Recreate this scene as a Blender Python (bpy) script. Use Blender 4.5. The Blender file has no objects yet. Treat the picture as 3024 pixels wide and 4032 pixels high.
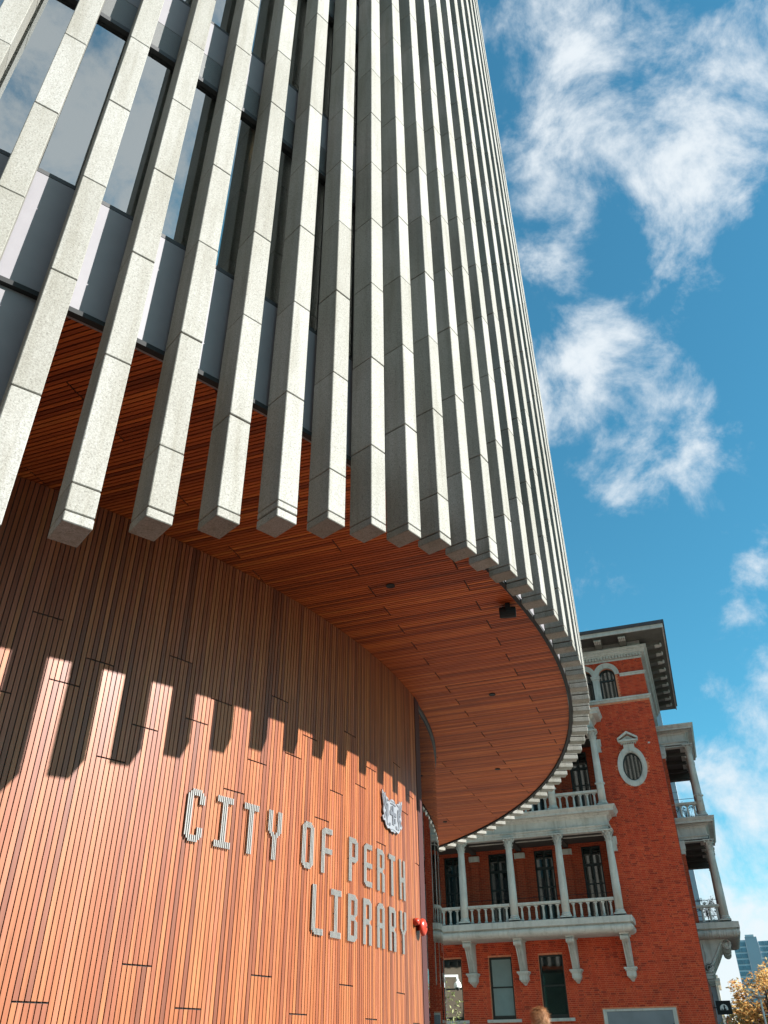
import bpy, math, random
import numpy as np
from mathutils import Vector, Matrix
random.seed(7); rng = np.random.default_rng(7)
scene = bpy.context.scene
col = scene.collection
R_ = math.radians

# ------------------------------------------------------------------ camera
H = 5.0                      # height of the timber soffit above the camera
CAMZ = 1.3                   # eye height of the photographer
CM = np.array([[0.999938971, -0.0110478526, 0.0],
               [0.00624726929, 0.565439118, 0.824766376],
               [-0.00911189734, -0.824716041, 0.565473629]])
cam = bpy.data.cameras.new('camera'); camo = bpy.data.objects.new('camera', cam); col.objects.link(camo)
X, Y, Z = CM[:, 0], -CM[:, 1], -CM[:, 2]
camo.matrix_world = Matrix(((X[0], Y[0], Z[0], 0), (X[1], Y[1], Z[1], 0), (X[2], Y[2], Z[2], CAMZ), (0, 0, 0, 1)))
cam.sensor_fit = 'HORIZONTAL'; cam.sensor_width = 36.0; cam.lens = 36.0 * 3165 / 3024
cam.clip_start = 0.1; cam.clip_end = 4000
scene.camera = camo
scene.render.resolution_x = 768; scene.render.resolution_y = 1024

# ------------------------------------------------------------------ sun, sky, exposure
SUN_PHI, SUN_EL = -19.5, 32.5
sdir = Vector((math.cos(R_(SUN_PHI)) * math.cos(R_(SUN_EL)), math.sin(R_(SUN_PHI)) * math.cos(R_(SUN_EL)), math.sin(R_(SUN_EL))))
sun = bpy.data.lights.new('sun', 'SUN'); sun.energy = 5.0; sun.angle = R_(0.53); sun.color = (1.0, 0.975, 0.945)
suno = bpy.data.objects.new('sun', sun); col.objects.link(suno); suno.location = (40, -20, 40)
suno.rotation_euler = (-sdir).to_track_quat('-Z', 'Y').to_euler()
scene.view_settings.view_transform = 'Standard'; scene.view_settings.look = 'None'
scene.view_settings.exposure = 1.45; scene.view_settings.gamma = 1.0; scene.view_settings.use_curve_mapping = False

world = bpy.data.worlds.new('World'); scene.world = world; world.use_nodes = True
def pix_dir(x, y):
    d = CM @ np.array([x - 1512, y - 2016, 3165.0]); return d / np.linalg.norm(d)
def build_world():
    nt = world.node_tree; nt.nodes.clear(); N = nt.nodes.new; L = nt.links.new
    out = N('ShaderNodeOutputWorld'); bg = N('ShaderNodeBackground'); bg.inputs['Strength'].default_value = 0.065
    L(bg.outputs[0], out.inputs[0])
    sky = N('ShaderNodeTexSky'); sky.sky_type = 'NISHITA'; sky.sun_disc = False
    sky.sun_elevation = R_(SUN_EL); sky.sun_rotation = R_(90 - SUN_PHI)
    sky.air_density = 1.0; sky.dust_density = 0.3; sky.ozone_density = 2.0; sky.altitude = 0
    hsv = N('ShaderNodeMix'); hsv.data_type = 'RGBA'; hsv.blend_type = 'MULTIPLY'; hsv.inputs['Factor'].default_value = 1.0
    L(sky.outputs[0], hsv.inputs[6]); hsv.inputs[7].default_value = (0.42, 1.09, 1.06, 1)
    tc = N('ShaderNodeTexCoord')
    nrm = N('ShaderNodeVectorMath'); nrm.operation = 'NORMALIZE'; L(tc.outputs['Generated'], nrm.inputs[0])
    # warp the direction a little so that cloud outlines are ragged
    wn = N('ShaderNodeTexNoise'); wn.inputs['Scale'].default_value = 5.0; wn.inputs['Detail'].default_value = 4
    L(nrm.outputs[0], wn.inputs['Vector'])
    ws = N('ShaderNodeVectorMath'); ws.operation = 'MULTIPLY_ADD'; ws.inputs[1].default_value = (0.11,) * 3; ws.inputs[2].default_value = (-0.055,) * 3
    L(wn.outputs['Color'], ws.inputs[0])
    wv = N('ShaderNodeVectorMath'); wv.operation = 'ADD'; L(nrm.outputs[0], wv.inputs[0]); L(ws.outputs[0], wv.inputs[1])
    blobs = [((2860, 560), .17, .80), ((2720, 460), .08, .62), ((2900, 850), .09, .62), ((2900, 180), .12, .5), ((2660, 800), .06, .45),
             ((2230, 230), .12, .72), ((2280, 480), .11, .68), ((2210, 740), .12, .72), ((2120, 960), .11, .70), ((2330, 760), .07, .5), ((2090, 560), .07, .5), ((2100, 20), .07, .5),
             ((2230, 1310), .07, .72), ((2290, 1480), .15, .86), ((2180, 1640), .13, .84), ((2470, 1640), .13, .74), ((2660, 1760), .08, .58), ((2490, 1230), .07, .42), ((2170, 1860), .06, .5), ((2760, 1640), .05, .4),
             ((2995, 2215), .045, .6), ((2960, 930), .06, .45), ((2930, 2850), .12, .72), ((2990, 3150), .18, .95), ((2830, 3450), .16, .95), ((2760, 2800), .08, .45),
             ((2900, 3850), .25, 1.1), ((2950, 2450), .06, .4), ((2850, 2560), .05, .35)]
    B = [(pix_dir(*p), r, a) for p, r, a in blobs]
    rr = random.Random(11)
    for k in range(17):          # the rest of the sky carries clouds of the same kind
        az = rr.uniform(0, 2 * math.pi); el = math.asin(rr.uniform(0.03, 1.0))
        d = np.array([math.cos(az) * math.cos(el), math.sin(az) * math.cos(el), math.sin(el)])
        if d @ pix_dir(2300, 1900) > math.cos(R_(40)): continue
        B.append((d, rr.uniform(.18, .36), rr.uniform(.55, .95)))
    for px, th, r, a in (((120, 330), -58, .38, 1.0), ((320, 640), -55, .32, 1.0), ((560, 560), -51, .30, .95), ((480, 300), -53, .24, .7)):   # clouds the upper windows mirror
        d = pix_dir(*px); n = np.array([math.cos(R_(th)), math.sin(R_(th)), 0]); B.append((d - 2 * (d @ n) * n, r, a))
    prev = None
    for d, r, a in B:
        dist = N('ShaderNodeVectorMath'); dist.operation = 'DISTANCE'; dist.inputs[1].default_value = tuple(d); L(wv.outputs[0], dist.inputs[0])
        mr = N('ShaderNodeMapRange'); mr.interpolation_type = 'SMOOTHSTEP'
        mr.inputs['From Min'].default_value = r * 1.25; mr.inputs['From Max'].default_value = 0.0
        mr.inputs['To Min'].default_value = 0.0; mr.inputs['To Max'].default_value = a
        L(dist.outputs['Value'], mr.inputs['Value'])
        if prev is None: prev = mr.outputs[0]
        else:
            ad = N('ShaderNodeMath'); ad.operation = 'MAXIMUM'; L(prev, ad.inputs[0]); L(mr.outputs[0], ad.inputs[1]); prev = ad.outputs[0]
    n1 = N('ShaderNodeTexNoise'); n1.inputs['Scale'].default_value = 8.5; n1.inputs['Detail'].default_value = 9; n1.inputs['Roughness'].default_value = 0.63
    n1.inputs['Distortion'].default_value = 0.25
    L(nrm.outputs[0], n1.inputs['Vector'])
    m = N('ShaderNodeMath'); m.operation = 'MULTIPLY_ADD'; m.inputs[1].default_value = 3.0; L(n1.outputs[0], m.inputs[0]); m.inputs[2].default_value = -1.55
    ad = N('ShaderNodeMath'); ad.operation = 'ADD'; L(prev, ad.inputs[0]); L(m.outputs[0], ad.inputs[1])
    ms = N('ShaderNodeMapRange'); ms.interpolation_type = 'SMOOTHSTEP'
    ms.inputs['From Min'].default_value = 0.20; ms.inputs['From Max'].default_value = 1.08; ms.inputs['To Max'].default_value = 0.94
    L(ad.outputs[0], ms.inputs['Value'])
    mx = N('ShaderNodeMix'); mx.data_type = 'RGBA'; L(ms.outputs[0], mx.inputs['Factor'])
    L(hsv.outputs[2], mx.inputs[6]); mx.inputs[7].default_value = (5.0, 5.35, 5.6, 1)
    L(mx.outputs[2], bg.inputs['Color'])
build_world()

# ------------------------------------------------------------------ helpers
def proj(P):
    q = CM.T @ (np.array(P, float) - np.array([0, 0, CAMZ]))
    if q[2] <= 0.1: return None
    return q[0] / q[2] * 3165 + 1512, q[1] / q[2] * 3165 + 2016
def in_frame(P, m=80):
    q = proj(P); return q is not None and -m < q[0] < 3024 + m and -m < q[1] < 4032 + m
def obj(name, mesh, parent=None, loc=(0, 0, 0), rz=0.0, kind=None):
    o = bpy.data.objects.new(name, mesh); col.objects.link(o); o.location = loc; o.rotation_euler = (0, 0, rz)
    if parent is not None: o.parent = parent
    if kind: o['kind'] = kind
    return o
def tag(o, label, cat, group=None):
    o['label'] = label; o['category'] = cat
    if group: o['group'] = group
    return o
def thing(name, label, cat, loc=(0, 0, 0), rz=0.0, group=None):
    o = obj(name, None, None, loc, rz); return tag(o, label, cat, group)
class MB:
    def __init__(s): s.v = []; s.f = []; s.m = []; s.r = []; s.cur = 0; s.rnd = 0.0
    def face(s, idx): s.f.append(idx); s.m.append(s.cur); s.r.append(s.rnd)
    def pts(s, P):
        n = len(s.v); s.v += [tuple(map(float, p)) for p in P]; return n
    def hexa(s, P):             # 8 points: bottom loop 0-3, top loop 4-7
        n = s.pts(P)
        for q in ((3, 2, 1, 0), (4, 5, 6, 7), (0, 1, 5, 4), (1, 2, 6, 5), (2, 3, 7, 6), (3, 0, 4, 7)): s.face([n + k for k in q])
    def box(s, x0, x1, y0, y1, z0, z1):
        s.hexa([(x0, y0, z0), (x1, y0, z0), (x1, y1, z0), (x0, y1, z0), (x0, y0, z1), (x1, y0, z1), (x1, y1, z1), (x0, y1, z1)])
    def cbox(s, x0, x1, y0, y1, z0, z1, c):     # box with chamfered edges
        V = []
        for (zz, cc) in ((z0, c), (z0 + c, 0), (z1 - c, 0), (z1, c)):
            a, b, d, e = x0 + cc, x1 - cc, y0 + cc, y1 - cc; k = c if cc == 0 else 0
            V.append([(a + k, d, zz), (b - k, d, zz), (b, d + k, zz), (b, e - k, zz), (b - k, e, zz), (a + k, e, zz), (a, e - k, zz), (a, d + k, zz)])
        n = s.pts(sum(V, []))
        for l in range(3):
            for k in range(8): s.face([n + l * 8 + k, n + l * 8 + (k + 1) % 8, n + l * 8 + 8 + (k + 1) % 8, n + l * 8 + 8 + k])
        s.face([n + k for k in range(7, -1, -1)]); s.face([n + 24 + k for k in range(8)])
    def lathe(s, prof, c=(0, 0, 0), n=16):
        b = len(s.v)
        for r, z in prof:
            for k in range(n):
                a = 2 * math.pi * k / n; s.v.append((c[0] + r * math.cos(a), c[1] + r * math.sin(a), c[2] + z))
        for i in range(len(prof) - 1):
            for k in range(n): s.face([b + i * n + k, b + i * n + (k + 1) % n, b + (i + 1) * n + (k + 1) % n, b + (i + 1) * n + k])
        s.face([b + k for k in range(n - 1, -1, -1)]); s.face([b + (len(prof) - 1) * n + k for k in range(n)])
    def prism(s, poly, fn, a, b):               # poly of 2-D points, fn(p, t) -> 3-D, between t=a and t=b
        n = len(poly); i = s.pts([fn(p, a) for p in poly] + [fn(p, b) for p in poly])
        s.face([i + k for k in range(n - 1, -1, -1)]); s.face([i + n + k for k in range(n)])
        for k in range(n): s.face([i + k, i + (k + 1) % n, i + n + (k + 1) % n, i + n + k])
    def tube(s, P, r, n=8):
        b = len(s.v); P = [Vector(p) for p in P]
        rs = r if isinstance(r, (list, tuple)) else [r] * len(P)
        for i, p in enumerate(P):
            t = (P[min(i + 1, len(P) - 1)] - P[max(i - 1, 0)]).normalized()
            a = t.orthogonal().normalized() if i == 0 else (a - t * a.dot(t)).normalized()
            c = t.cross(a)
            for k in range(n):
                w = 2 * math.pi * k / n; s.v.append(tuple(p + (a * math.cos(w) + c * math.sin(w)) * rs[i]))
        for i in range(len(P) - 1):
            for k in range(n): s.face([b + i * n + k, b + i * n + (k + 1) % n, b + (i + 1) * n + (k + 1) % n, b + (i + 1) * n + k])
        s.face([b + k for k in range(n - 1, -1, -1)]); s.face([b + (len(P) - 1) * n + k for k in range(n)])
    def ball(s, c, r, nu=14, nv=9, sz=(1, 1, 1)):
        prof = [(max(1e-4, r * math.sin(math.pi * i / nv)), -r * math.cos(math.pi * i / nv) * sz[2]) for i in range(nv + 1)]
        s.lathe(prof, c, nu)
    def mesh(s, name, mats, smooth=False, rnd=False):
        me = bpy.data.meshes.new(name); me.from_pydata(s.v, [], s.f)
        for m in (mats if isinstance(mats, (list, tuple)) else [mats]): me.materials.append(m)
        if any(s.m): me.polygons.foreach_set('material_index', s.m)
        if smooth: me.polygons.foreach_set('use_smooth', [True] * len(s.f))
        if rnd:
            at = me.attributes.new('rnd', 'FLOAT', 'FACE'); at.data.foreach_set('value', s.r)
        me.update(); return me
    def build(s, name, mats, parent=None, loc=(0, 0, 0), rz=0.0, smooth=False, rnd=False, kind=None):
        return obj(name, s.mesh(name, mats, smooth, rnd), parent, loc, rz, kind)

# ------------------------------------------------------------------ materials
def new_mat(name):
    m = bpy.data.materials.new(name); m.use_nodes = True; nt = m.node_tree; nt.nodes.clear()
    o = nt.nodes.new('ShaderNodeOutputMaterial'); return m, nt, o
def principled(nt, o, base=None, rough=0.5, spec=None, metal=0.0, ior=None):
    b = nt.nodes.new('ShaderNodeBsdfPrincipled'); nt.links.new(b.outputs[0], o.inputs[0])
    if base is not None: b.inputs['Base Color'].default_value = (*base, 1)
    b.inputs['Roughness'].default_value = rough; b.inputs['Metallic'].default_value = metal
    if spec is not None: b.inputs['Specular IOR Level'].default_value = spec
    if ior: b.inputs['IOR'].default_value = ior
    return b
def noise(nt, vec, scale, detail=3, rough=0.55):
    n = nt.nodes.new('ShaderNodeTexNoise'); n.inputs['Scale'].default_value = scale; n.inputs['Detail'].default_value = detail
    n.inputs['Roughness'].default_value = rough; nt.links.new(vec, n.inputs['Vector']); return n
def ramp(nt, fac, stops):
    r = nt.nodes.new('ShaderNodeValToRGB'); nt.links.new(fac, r.inputs[0]); e = r.color_ramp.elements
    while len(e) < len(stops): e.new(0.5)
    for k, (p, c) in enumerate(stops): e[k].position = p; e[k].color = (*c, 1) if len(c) == 3 else c
    return r
def mix(nt, mode, fac, a, b):
    m = nt.nodes.new('ShaderNodeMix'); m.data_type = 'RGBA'; m.blend_type = mode
    for s, v in ((m.inputs['Factor'], fac), (m.inputs[6], a), (m.inputs[7], b)):
        if isinstance(v, (int, float)): s.default_value = v
        elif isinstance(v, tuple): s.default_value = (*v, 1)
        else: nt.links.new(v, s)
    return m.outputs[2]
def position(nt, scale=(1, 1, 1), rz=0.0, rnd=None):
    g = nt.nodes.new('ShaderNodeNewGeometry'); v = g.outputs['Position']
    if rz:
        r = nt.nodes.new('ShaderNodeVectorRotate'); r.rotation_type = 'Z_AXIS'; r.inputs['Angle'].default_value = rz; nt.links.new(v, r.inputs['Vector']); v = r.outputs[0]
    m = nt.nodes.new('ShaderNodeVectorMath'); m.operation = 'MULTIPLY'; m.inputs[1].default_value = scale; nt.links.new(v, m.inputs[0]); v = m.outputs[0]
    if rnd is not None:
        a = nt.nodes.new('ShaderNodeVectorMath'); a.operation = 'MULTIPLY_ADD'; nt.links.new(rnd, a.inputs[0]); a.inputs[1].default_value = (97, 61, 43); nt.links.new(v, a.inputs[2]); v = a.outputs[0]
    return v
def piece_random(nt):          # one random number per piece, for single objects and for joined runs alike
    oi = nt.nodes.new('ShaderNodeObjectInfo'); at = nt.nodes.new('ShaderNodeAttribute'); at.attribute_name = 'rnd'
    a = nt.nodes.new('ShaderNodeMath'); a.operation = 'ADD'; nt.links.new(oi.outputs['Random'], a.inputs[0]); nt.links.new(at.outputs['Fac'], a.inputs[1])
    f = nt.nodes.new('ShaderNodeMath'); f.operation = 'FRACT'; nt.links.new(a.outputs[0], f.inputs[0]); return f.outputs[0]
def bump(nt, b, h, strength, dist=0.01):
    n = nt.nodes.new('ShaderNodeBump'); n.inputs['Strength'].default_value = strength; n.inputs['Distance'].default_value = dist
    nt.links.new(h, n.inputs['Height']); nt.links.new(n.outputs[0], b.inputs['Normal'])
def weathered(name, c):
    m, nt, o = new_mat(name); b = principled(nt, o, c, 0.78, 0.25); v = position(nt)
    n1 = noise(nt, v, 1.6, 6, .6); n2 = noise(nt, position(nt, (7, 7, .8)), 1.0, 5, .6); n3 = noise(nt, v, 45, 3)
    r = ramp(nt, n1.outputs[0], [(0.28, tuple(x * .80 for x in c)), (0.7, tuple(x * 1.06 for x in c))])
    g = ramp(nt, n2.outputs[0], [(0.30, (0.62, 0.58, 0.52)), (0.50, (1, 1, 1))]); cc = mix(nt, 'MULTIPLY', 0.55, r.outputs[0], g.outputs[0])
    g = ramp(nt, n3.outputs[0], [(0.3, (0.9, 0.9, 0.88)), (0.6, (1.02, 1.02, 1.02))]); cc = mix(nt, 'MULTIPLY', 0.8, cc, g.outputs[0])
    nt.links.new(cc, b.inputs['Base Color']); bump(nt, b, n3.outputs[0], .15); return m
def plain(name, c, rough=0.6, var=0.12, scale=3.0, metal=0.0, spec=None, fine=0.0):
    m, nt, o = new_mat(name); b = principled(nt, o, c, rough, spec, metal)
    v = position(nt); n = noise(nt, v, scale, 5)
    r = ramp(nt, n.outputs[0], [(0.25, tuple(x * (1 - var) for x in c)), (0.75, tuple(min(1, x * (1 + var)) for x in c))])
    nt.links.new(r.outputs[0], b.inputs['Base Color'])
    if fine: bump(nt, b, noise(nt, v, scale * 12, 3).outputs[0], fine)
    return m
def wood(name, stops, rz=0.0, along=2, rough=0.42, bands=True):
    m, nt, o = new_mat(name); b = principled(nt, o, None, rough, 0.35)
    rnd = piece_random(nt); sc = [55, 55, 55]; sc[along] = 2.2
    v = position(nt, tuple(sc), rz, rnd)
    n = noise(nt, v, 1.0, 5, 0.6)
    base = ramp(nt, rnd, stops)
    g = ramp(nt, n.outputs[0], [(0.3, (0.72, 0.66, 0.62)), (0.52, (1, 1, 1)), (0.72, (1.12, 1.1, 1.05))])
    c = mix(nt, 'MULTIPLY', 0.85, base.outputs[0], g.outputs[0])
    sc2 = [9, 9, 9]; sc2[along] = 1.3
    n2 = noise(nt, position(nt, tuple(sc2), rz, rnd), 1.0, 3)
    g2 = ramp(nt, n2.outputs[0], [(0.3, (0.80, 0.74, 0.72)), (0.65, (1.06, 1.05, 1.04))])
    c = mix(nt, 'MULTIPLY', 0.9, c, g2.outputs[0]); nt.links.new(c, b.inputs['Base Color'])
    bump(nt, b, n.outputs[0], 0.12, 0.004)
    return m
def granite():
    m, nt, o = new_mat('granite'); b = principled(nt, o, None, 0.7, 0.15)
    rnd = piece_random(nt); v = position(nt)
    s1 = noise(nt, v, 70, 4, 0.75); s2 = noise(nt, v, 260, 2, 0.6); big = noise(nt, v, 1.1, 4); st = noise(nt, position(nt, (9, 9, .7)), 1.0, 4)
    c = ramp(nt, s1.outputs[0], [(0.30, (0.118, 0.113, 0.096)), (0.43, (0.245, 0.237, 0.214)), (0.56, (0.291, 0.284, 0.259)), (0.7, (0.349, 0.343, 0.319))])
    f = ramp(nt, s2.outputs[0], [(0.33, (0.55, 0.54, 0.52)), (0.5, (1, 1, 1)), (0.66, (1.18, 1.17, 1.15))])
    cc = mix(nt, 'MULTIPLY', 0.6, c.outputs[0], f.outputs[0])
    g = ramp(nt, big.outputs[0], [(0.3, (0.90, 0.89, 0.86)), (0.7, (1.05, 1.05, 1.05))]); cc = mix(nt, 'MULTIPLY', 1.0, cc, g.outputs[0])
    g = ramp(nt, st.outputs[0], [(0.30, (0.78, 0.76, 0.71)), (0.52, (1, 1, 1))]); cc = mix(nt, 'MULTIPLY', 0.75, cc, g.outputs[0])
    g = ramp(nt, rnd, [(0.0, (0.88, 0.87, 0.845)), (0.5, (0.99, 0.985, 0.975)), (1.0, (1.06, 1.06, 1.07))]); cc = mix(nt, 'MULTIPLY', 1.0, cc, g.outputs[0])
    nt.links.new(cc, b.inputs['Base Color']); bump(nt, b, s1.outputs[0], 0.25, 0.004); return m
def brick_mat():
    m, nt, o = new_mat('red_brick'); b = principled(nt, o, None, 0.8, 0.25)
    rnd = piece_random(nt); v = position(nt)
    c = ramp(nt, rnd, [(0.0, (0.32, 0.038, 0.020)), (0.10, (0.44, 0.048, 0.022)), (0.28, (0.56, 0.060, 0.025)), (0.62, (0.60, 0.068, 0.027)), (0.88, (0.64, 0.080, 0.030)), (1.0, (0.66, 0.105, 0.038))])
    n = noise(nt, v, 30, 4); g = ramp(nt, n.outputs[0], [(0.3, (0.72, 0.68, 0.66)), (0.65, (1.08, 1.06, 1.04))])
    cc = mix(nt, 'MULTIPLY', 0.8, c.outputs[0], g.outputs[0])
    n = noise(nt, v, 0.55, 5); g = ramp(nt, n.outputs[0], [(0.3, (0.80, 0.76, 0.72)), (0.6, (1.03, 1.02, 1.01))])
    cc = mix(nt, 'MULTIPLY', 0.8, cc, g.outputs[0])
    nt.links.new(cc, b.inputs['Base Color']); bump(nt, b, n.outputs[0], 0.2); return m
def glassy(name, tint, ior=1.5, rough=0.0, see=True):
    m, nt, o = new_mat(name)
    if not see:
        principled(nt, o, tint, 0.03, None, 0.0, ior); return m
    t = nt.nodes.new('ShaderNodeBsdfTransparent'); t.inputs[0].default_value = (*tint, 1)
    g = nt.nodes.new('ShaderNodeBsdfGlossy'); g.inputs['Roughness'].default_value = rough; g.inputs[0].default_value = (0.93, 0.97, 0.96, 1)
    f = nt.nodes.new('ShaderNodeFresnel'); f.inputs[0].default_value = ior
    v = position(nt, (1, 1, 1)); nz = noise(nt, v, 1.3, 2); bm = nt.nodes.new('ShaderNodeBump'); bm.inputs['Strength'].default_value = 0.012; bm.inputs['Distance'].default_value = 0.02
    nt.links.new(nz.outputs[0], bm.inputs['Height']); nt.links.new(bm.outputs[0], g.inputs['Normal'])
    x = nt.nodes.new('ShaderNodeMixShader'); nt.links.new(f.outputs[0], x.inputs[0]); nt.links.new(t.outputs[0], x.inputs[1]); nt.links.new(g.outputs[0], x.inputs[2])
    nt.links.new(x.outputs[0], o.inputs[0]); return m
def mesh_panel():
    m, nt, o = new_mat('perforated_mesh'); b = principled(nt, o, None, 0.5, 0.4, 0.3)
    tc = nt.nodes.new('ShaderNodeTexCoord'); w = nt.nodes.new('ShaderNodeTexWave'); w.wave_type = 'BANDS'; w.bands_direction = 'Z'
    w.inputs['Scale'].default_value = 16; w.inputs['Distortion'].default_value = 0.4
    nt.links.new(tc.outputs['Object'], w.inputs['Vector'])
    r = ramp(nt, w.outputs[0], [(0.35, (0.04, 0.04, 0.038)), (0.75, (0.22, 0.22, 0.21))]); nt.links.new(r.outputs[0], b.inputs['Base Color']); return m
WALL = [(0.0, (0.159, 0.051, 0.025)), (0.14, (0.213, 0.066, 0.031)), (0.34, (0.255, 0.078, 0.032)), (0.60, (0.287, 0.094, 0.035)), (0.85, (0.318, 0.114, 0.043)), (1.0, (0.308, 0.100, 0.050))]
SOFF = [(0.0, (0.219, 0.042, 0.009)), (0.25, (0.338, 0.065, 0.012)), (0.6, (0.436, 0.090, 0.016)), (0.85, (0.514, 0.115, 0.020)), (1.0, (0.576, 0.154, 0.029))]
M = dict(
    granite=granite(), brick=brick_mat(),
    slat=wood('hardwood_slat', WALL), board=wood('hardwood_soffit_board', SOFF, R_(19.5), 0, 0.6),
    joint=plain('dark_joint', (0.018, 0.016, 0.014), 0.9), black=plain('black_backing', (0.012, 0.011, 0.010), 0.9),
    darkmetal=plain('black_metal', (0.010, 0.011, 0.011), 0.8), alu=plain('grey_aluminium', (0.19, 0.178, 0.186), 0.6, 0.05, 6, 0.0), frame=plain('bronze_frame', (0.03, 0.03, 0.03), 0.6),
    mesh=mesh_panel(), pane=glassy('window_glass', (0.38, 0.47, 0.47), 5.5), clear=glassy('clear_curved_glass', (0.80, 0.91, 0.85), 1.8), darkpane=glassy('dark_window_glass', (0.008, 0.014, 0.013), 2.0, see=False),
    blind=plain('roller_blind', (0.30, 0.32, 0.34), 0.8, 0.05), blindlight=plain('pale_blind', (0.20, 0.26, 0.25), 0.7, 0.08), interior=plain('dark_interior', (0.035, 0.036, 0.036), 0.8), interiorwarm=plain('pale_foyer_plaster', (0.42, 0.44, 0.41), 0.7, 0.2, .8),
    maroon=plain('maroon_trim', (0.040, 0.007, 0.006), 0.85), white=plain('white_enamel', (0.74, 0.73, 0.70), 0.45, 0.05), letter=plain('cream_metal_strip', (0.215, 0.21, 0.195), 0.5, 0.05), silver=plain('brushed_silver', (0.20, 0.203, 0.215), 0.4, 0.05), greymetal=plain('grey_relief', (0.095, 0.098, 0.11), 0.5, 0.06),
    red=plain('red_enamel', (0.38, 0.032, 0.014), 0.3, 0.08), stone=weathered('painted_stone', (0.60, 0.555, 0.505)), mortar=plain('lime_mortar', (0.66, 0.22, 0.11), 0.9, 0.25, 8),
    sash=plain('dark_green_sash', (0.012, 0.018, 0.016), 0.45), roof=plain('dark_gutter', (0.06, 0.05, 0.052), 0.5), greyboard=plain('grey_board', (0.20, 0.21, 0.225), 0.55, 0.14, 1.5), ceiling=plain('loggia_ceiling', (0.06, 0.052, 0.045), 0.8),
    paving=None)
def paving():
    m, nt, o = new_mat('stone_paving'); b = principled(nt, o, None, 0.75, 0.3); v = position(nt)
    br = nt.nodes.new('ShaderNodeTexBrick'); br.inputs['Scale'].default_value = 1.0; nt.links.new(v, br.inputs['Vector'])
    br.inputs['Color1'].default_value = (0.048, 0.046, 0.043, 1); br.inputs['Color2'].default_value = (0.040, 0.039, 0.037, 1); br.inputs['Mortar'].default_value = (0.02, 0.02, 0.019, 1)
    br.inputs['Brick Width'].default_value = 0.9; br.inputs['Row Height'].default_value = 0.45; br.inputs['Mortar Size'].default_value = 0.006
    n = noise(nt, v, 0.8, 5); g = ramp(nt, n.outputs[0], [(0.3, (0.8, 0.8, 0.78)), (0.7, (1.05, 1.05, 1.05))])
    nt.links.new(mix(nt, 'MULTIPLY', 0.8, br.outputs[0], g.outputs[0]), b.inputs['Base Color']); return m
M['paving'] = paving()

# ------------------------------------------------------------------ ground
g = MB(); g.pts([(-1500, -1500, 0), (1500, -1500, 0), (1500, 1500, 0), (-1500, 1500, 0)]); g.face([0, 1, 2, 3])
go = g.build('ground', M['paving']); go['kind'] = 'structure'

# ------------------------------------------------------------------ library drum
CX, CY = -2.294 * H, 3.2705 * H
zz = lambda h: CAMZ + h * H                          # heights are kept in soffit units above the eye
R_SOF, R_IN, R_OUT, R_WALL, R_GLASS = 2.9845 * H, 2.997 * H, 3.054 * H, 2.495 * H, 2.486 * H
TOP = 6.3
lib = thing('library_building', 'round library tower of pale granite fins above a curved timber entrance wall and soffit', 'building', (CX, CY, 0))
def on_drum(r, deg, z): return (CX + r * math.cos(R_(deg)), CY + r * math.sin(R_(deg)), z)
ZB = np.array([(-90, -.32), (-56.2, .478), (-54.1, .531), (-52.08, .584), (-50.03, .6362), (-47.94, .6857), (-45.88, .7347), (-43.91, .7787), (-41.86, .8185), (-39.83, .8575), (-37.84, .8905), (-35.84, .922), (-33.83, .9477),
               (-31.8, .966), (-29.8, .979), (-27.78, .987), (-25.66, .990), (-23.6, .990), (200, .990)])
def arc_mesh(name, mats, r0, r1, z0, z1, a0, a1, n):   # solid curved band
    b = MB()
    for k in range(n):
        p, q = R_(a0 + (a1 - a0) * k / n), R_(a0 + (a1 - a0) * (k + 1) / n)
        c = lambda r, a, z: (r * math.cos(a), r * math.sin(a), z)
        b.hexa([c(r0, p, z0), c(r1, p, z0), c(r1, q, z0), c(r0, q, z0), c(r0, p, z1), c(r1, p, z1), c(r1, q, z1), c(r0, q, z1)])
    return b.mesh(name, mats)
FW, STEP = 0.0405 * H, 2.0235
fin_mid = lambda k: -51.70 + STEP * k
cand = []; fins = {}
for k in range(-9, 104):
    th = fin_mid(k); zb = float(np.interp(th - 0.38, ZB[:, 0], ZB[:, 1])); lev = .885 if k % 2 == 0 else .763
    cuts = [zb, zb + .0158] + [lev + .2403 * n for n in range(-4, 24) if lev + .2403 * n > zb + .03 and lev + .2403 * n < TOP] + [TOP]
    fins[k] = (th, zb, cuts)
    for i in range(len(cuts) - 1):
        zc = (cuts[i] + cuts[i + 1]) / 2; P = on_drum(R_OUT, th, zz(zc)); d2 = P[0] ** 2 + P[1] ** 2 + (P[2] - CAMZ) ** 2
        if in_frame(P, 150) and th < -12: cand.append(((cuts[i + 1] - cuts[i]) / d2, k, i))
chosen = {(k, i) for _, k, i in sorted(cand, reverse=True)[:270]}
panel_cache = {}
def stone(hh):
    key = round(hh, 3)
    if key not in panel_cache:
        b = MB(); b.cbox(R_IN, R_OUT, -FW / 2, FW / 2, 0, hh, 0.006); panel_cache[key] = b.mesh('stone_panel', M['granite'])
    return panel_cache[key]
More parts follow.
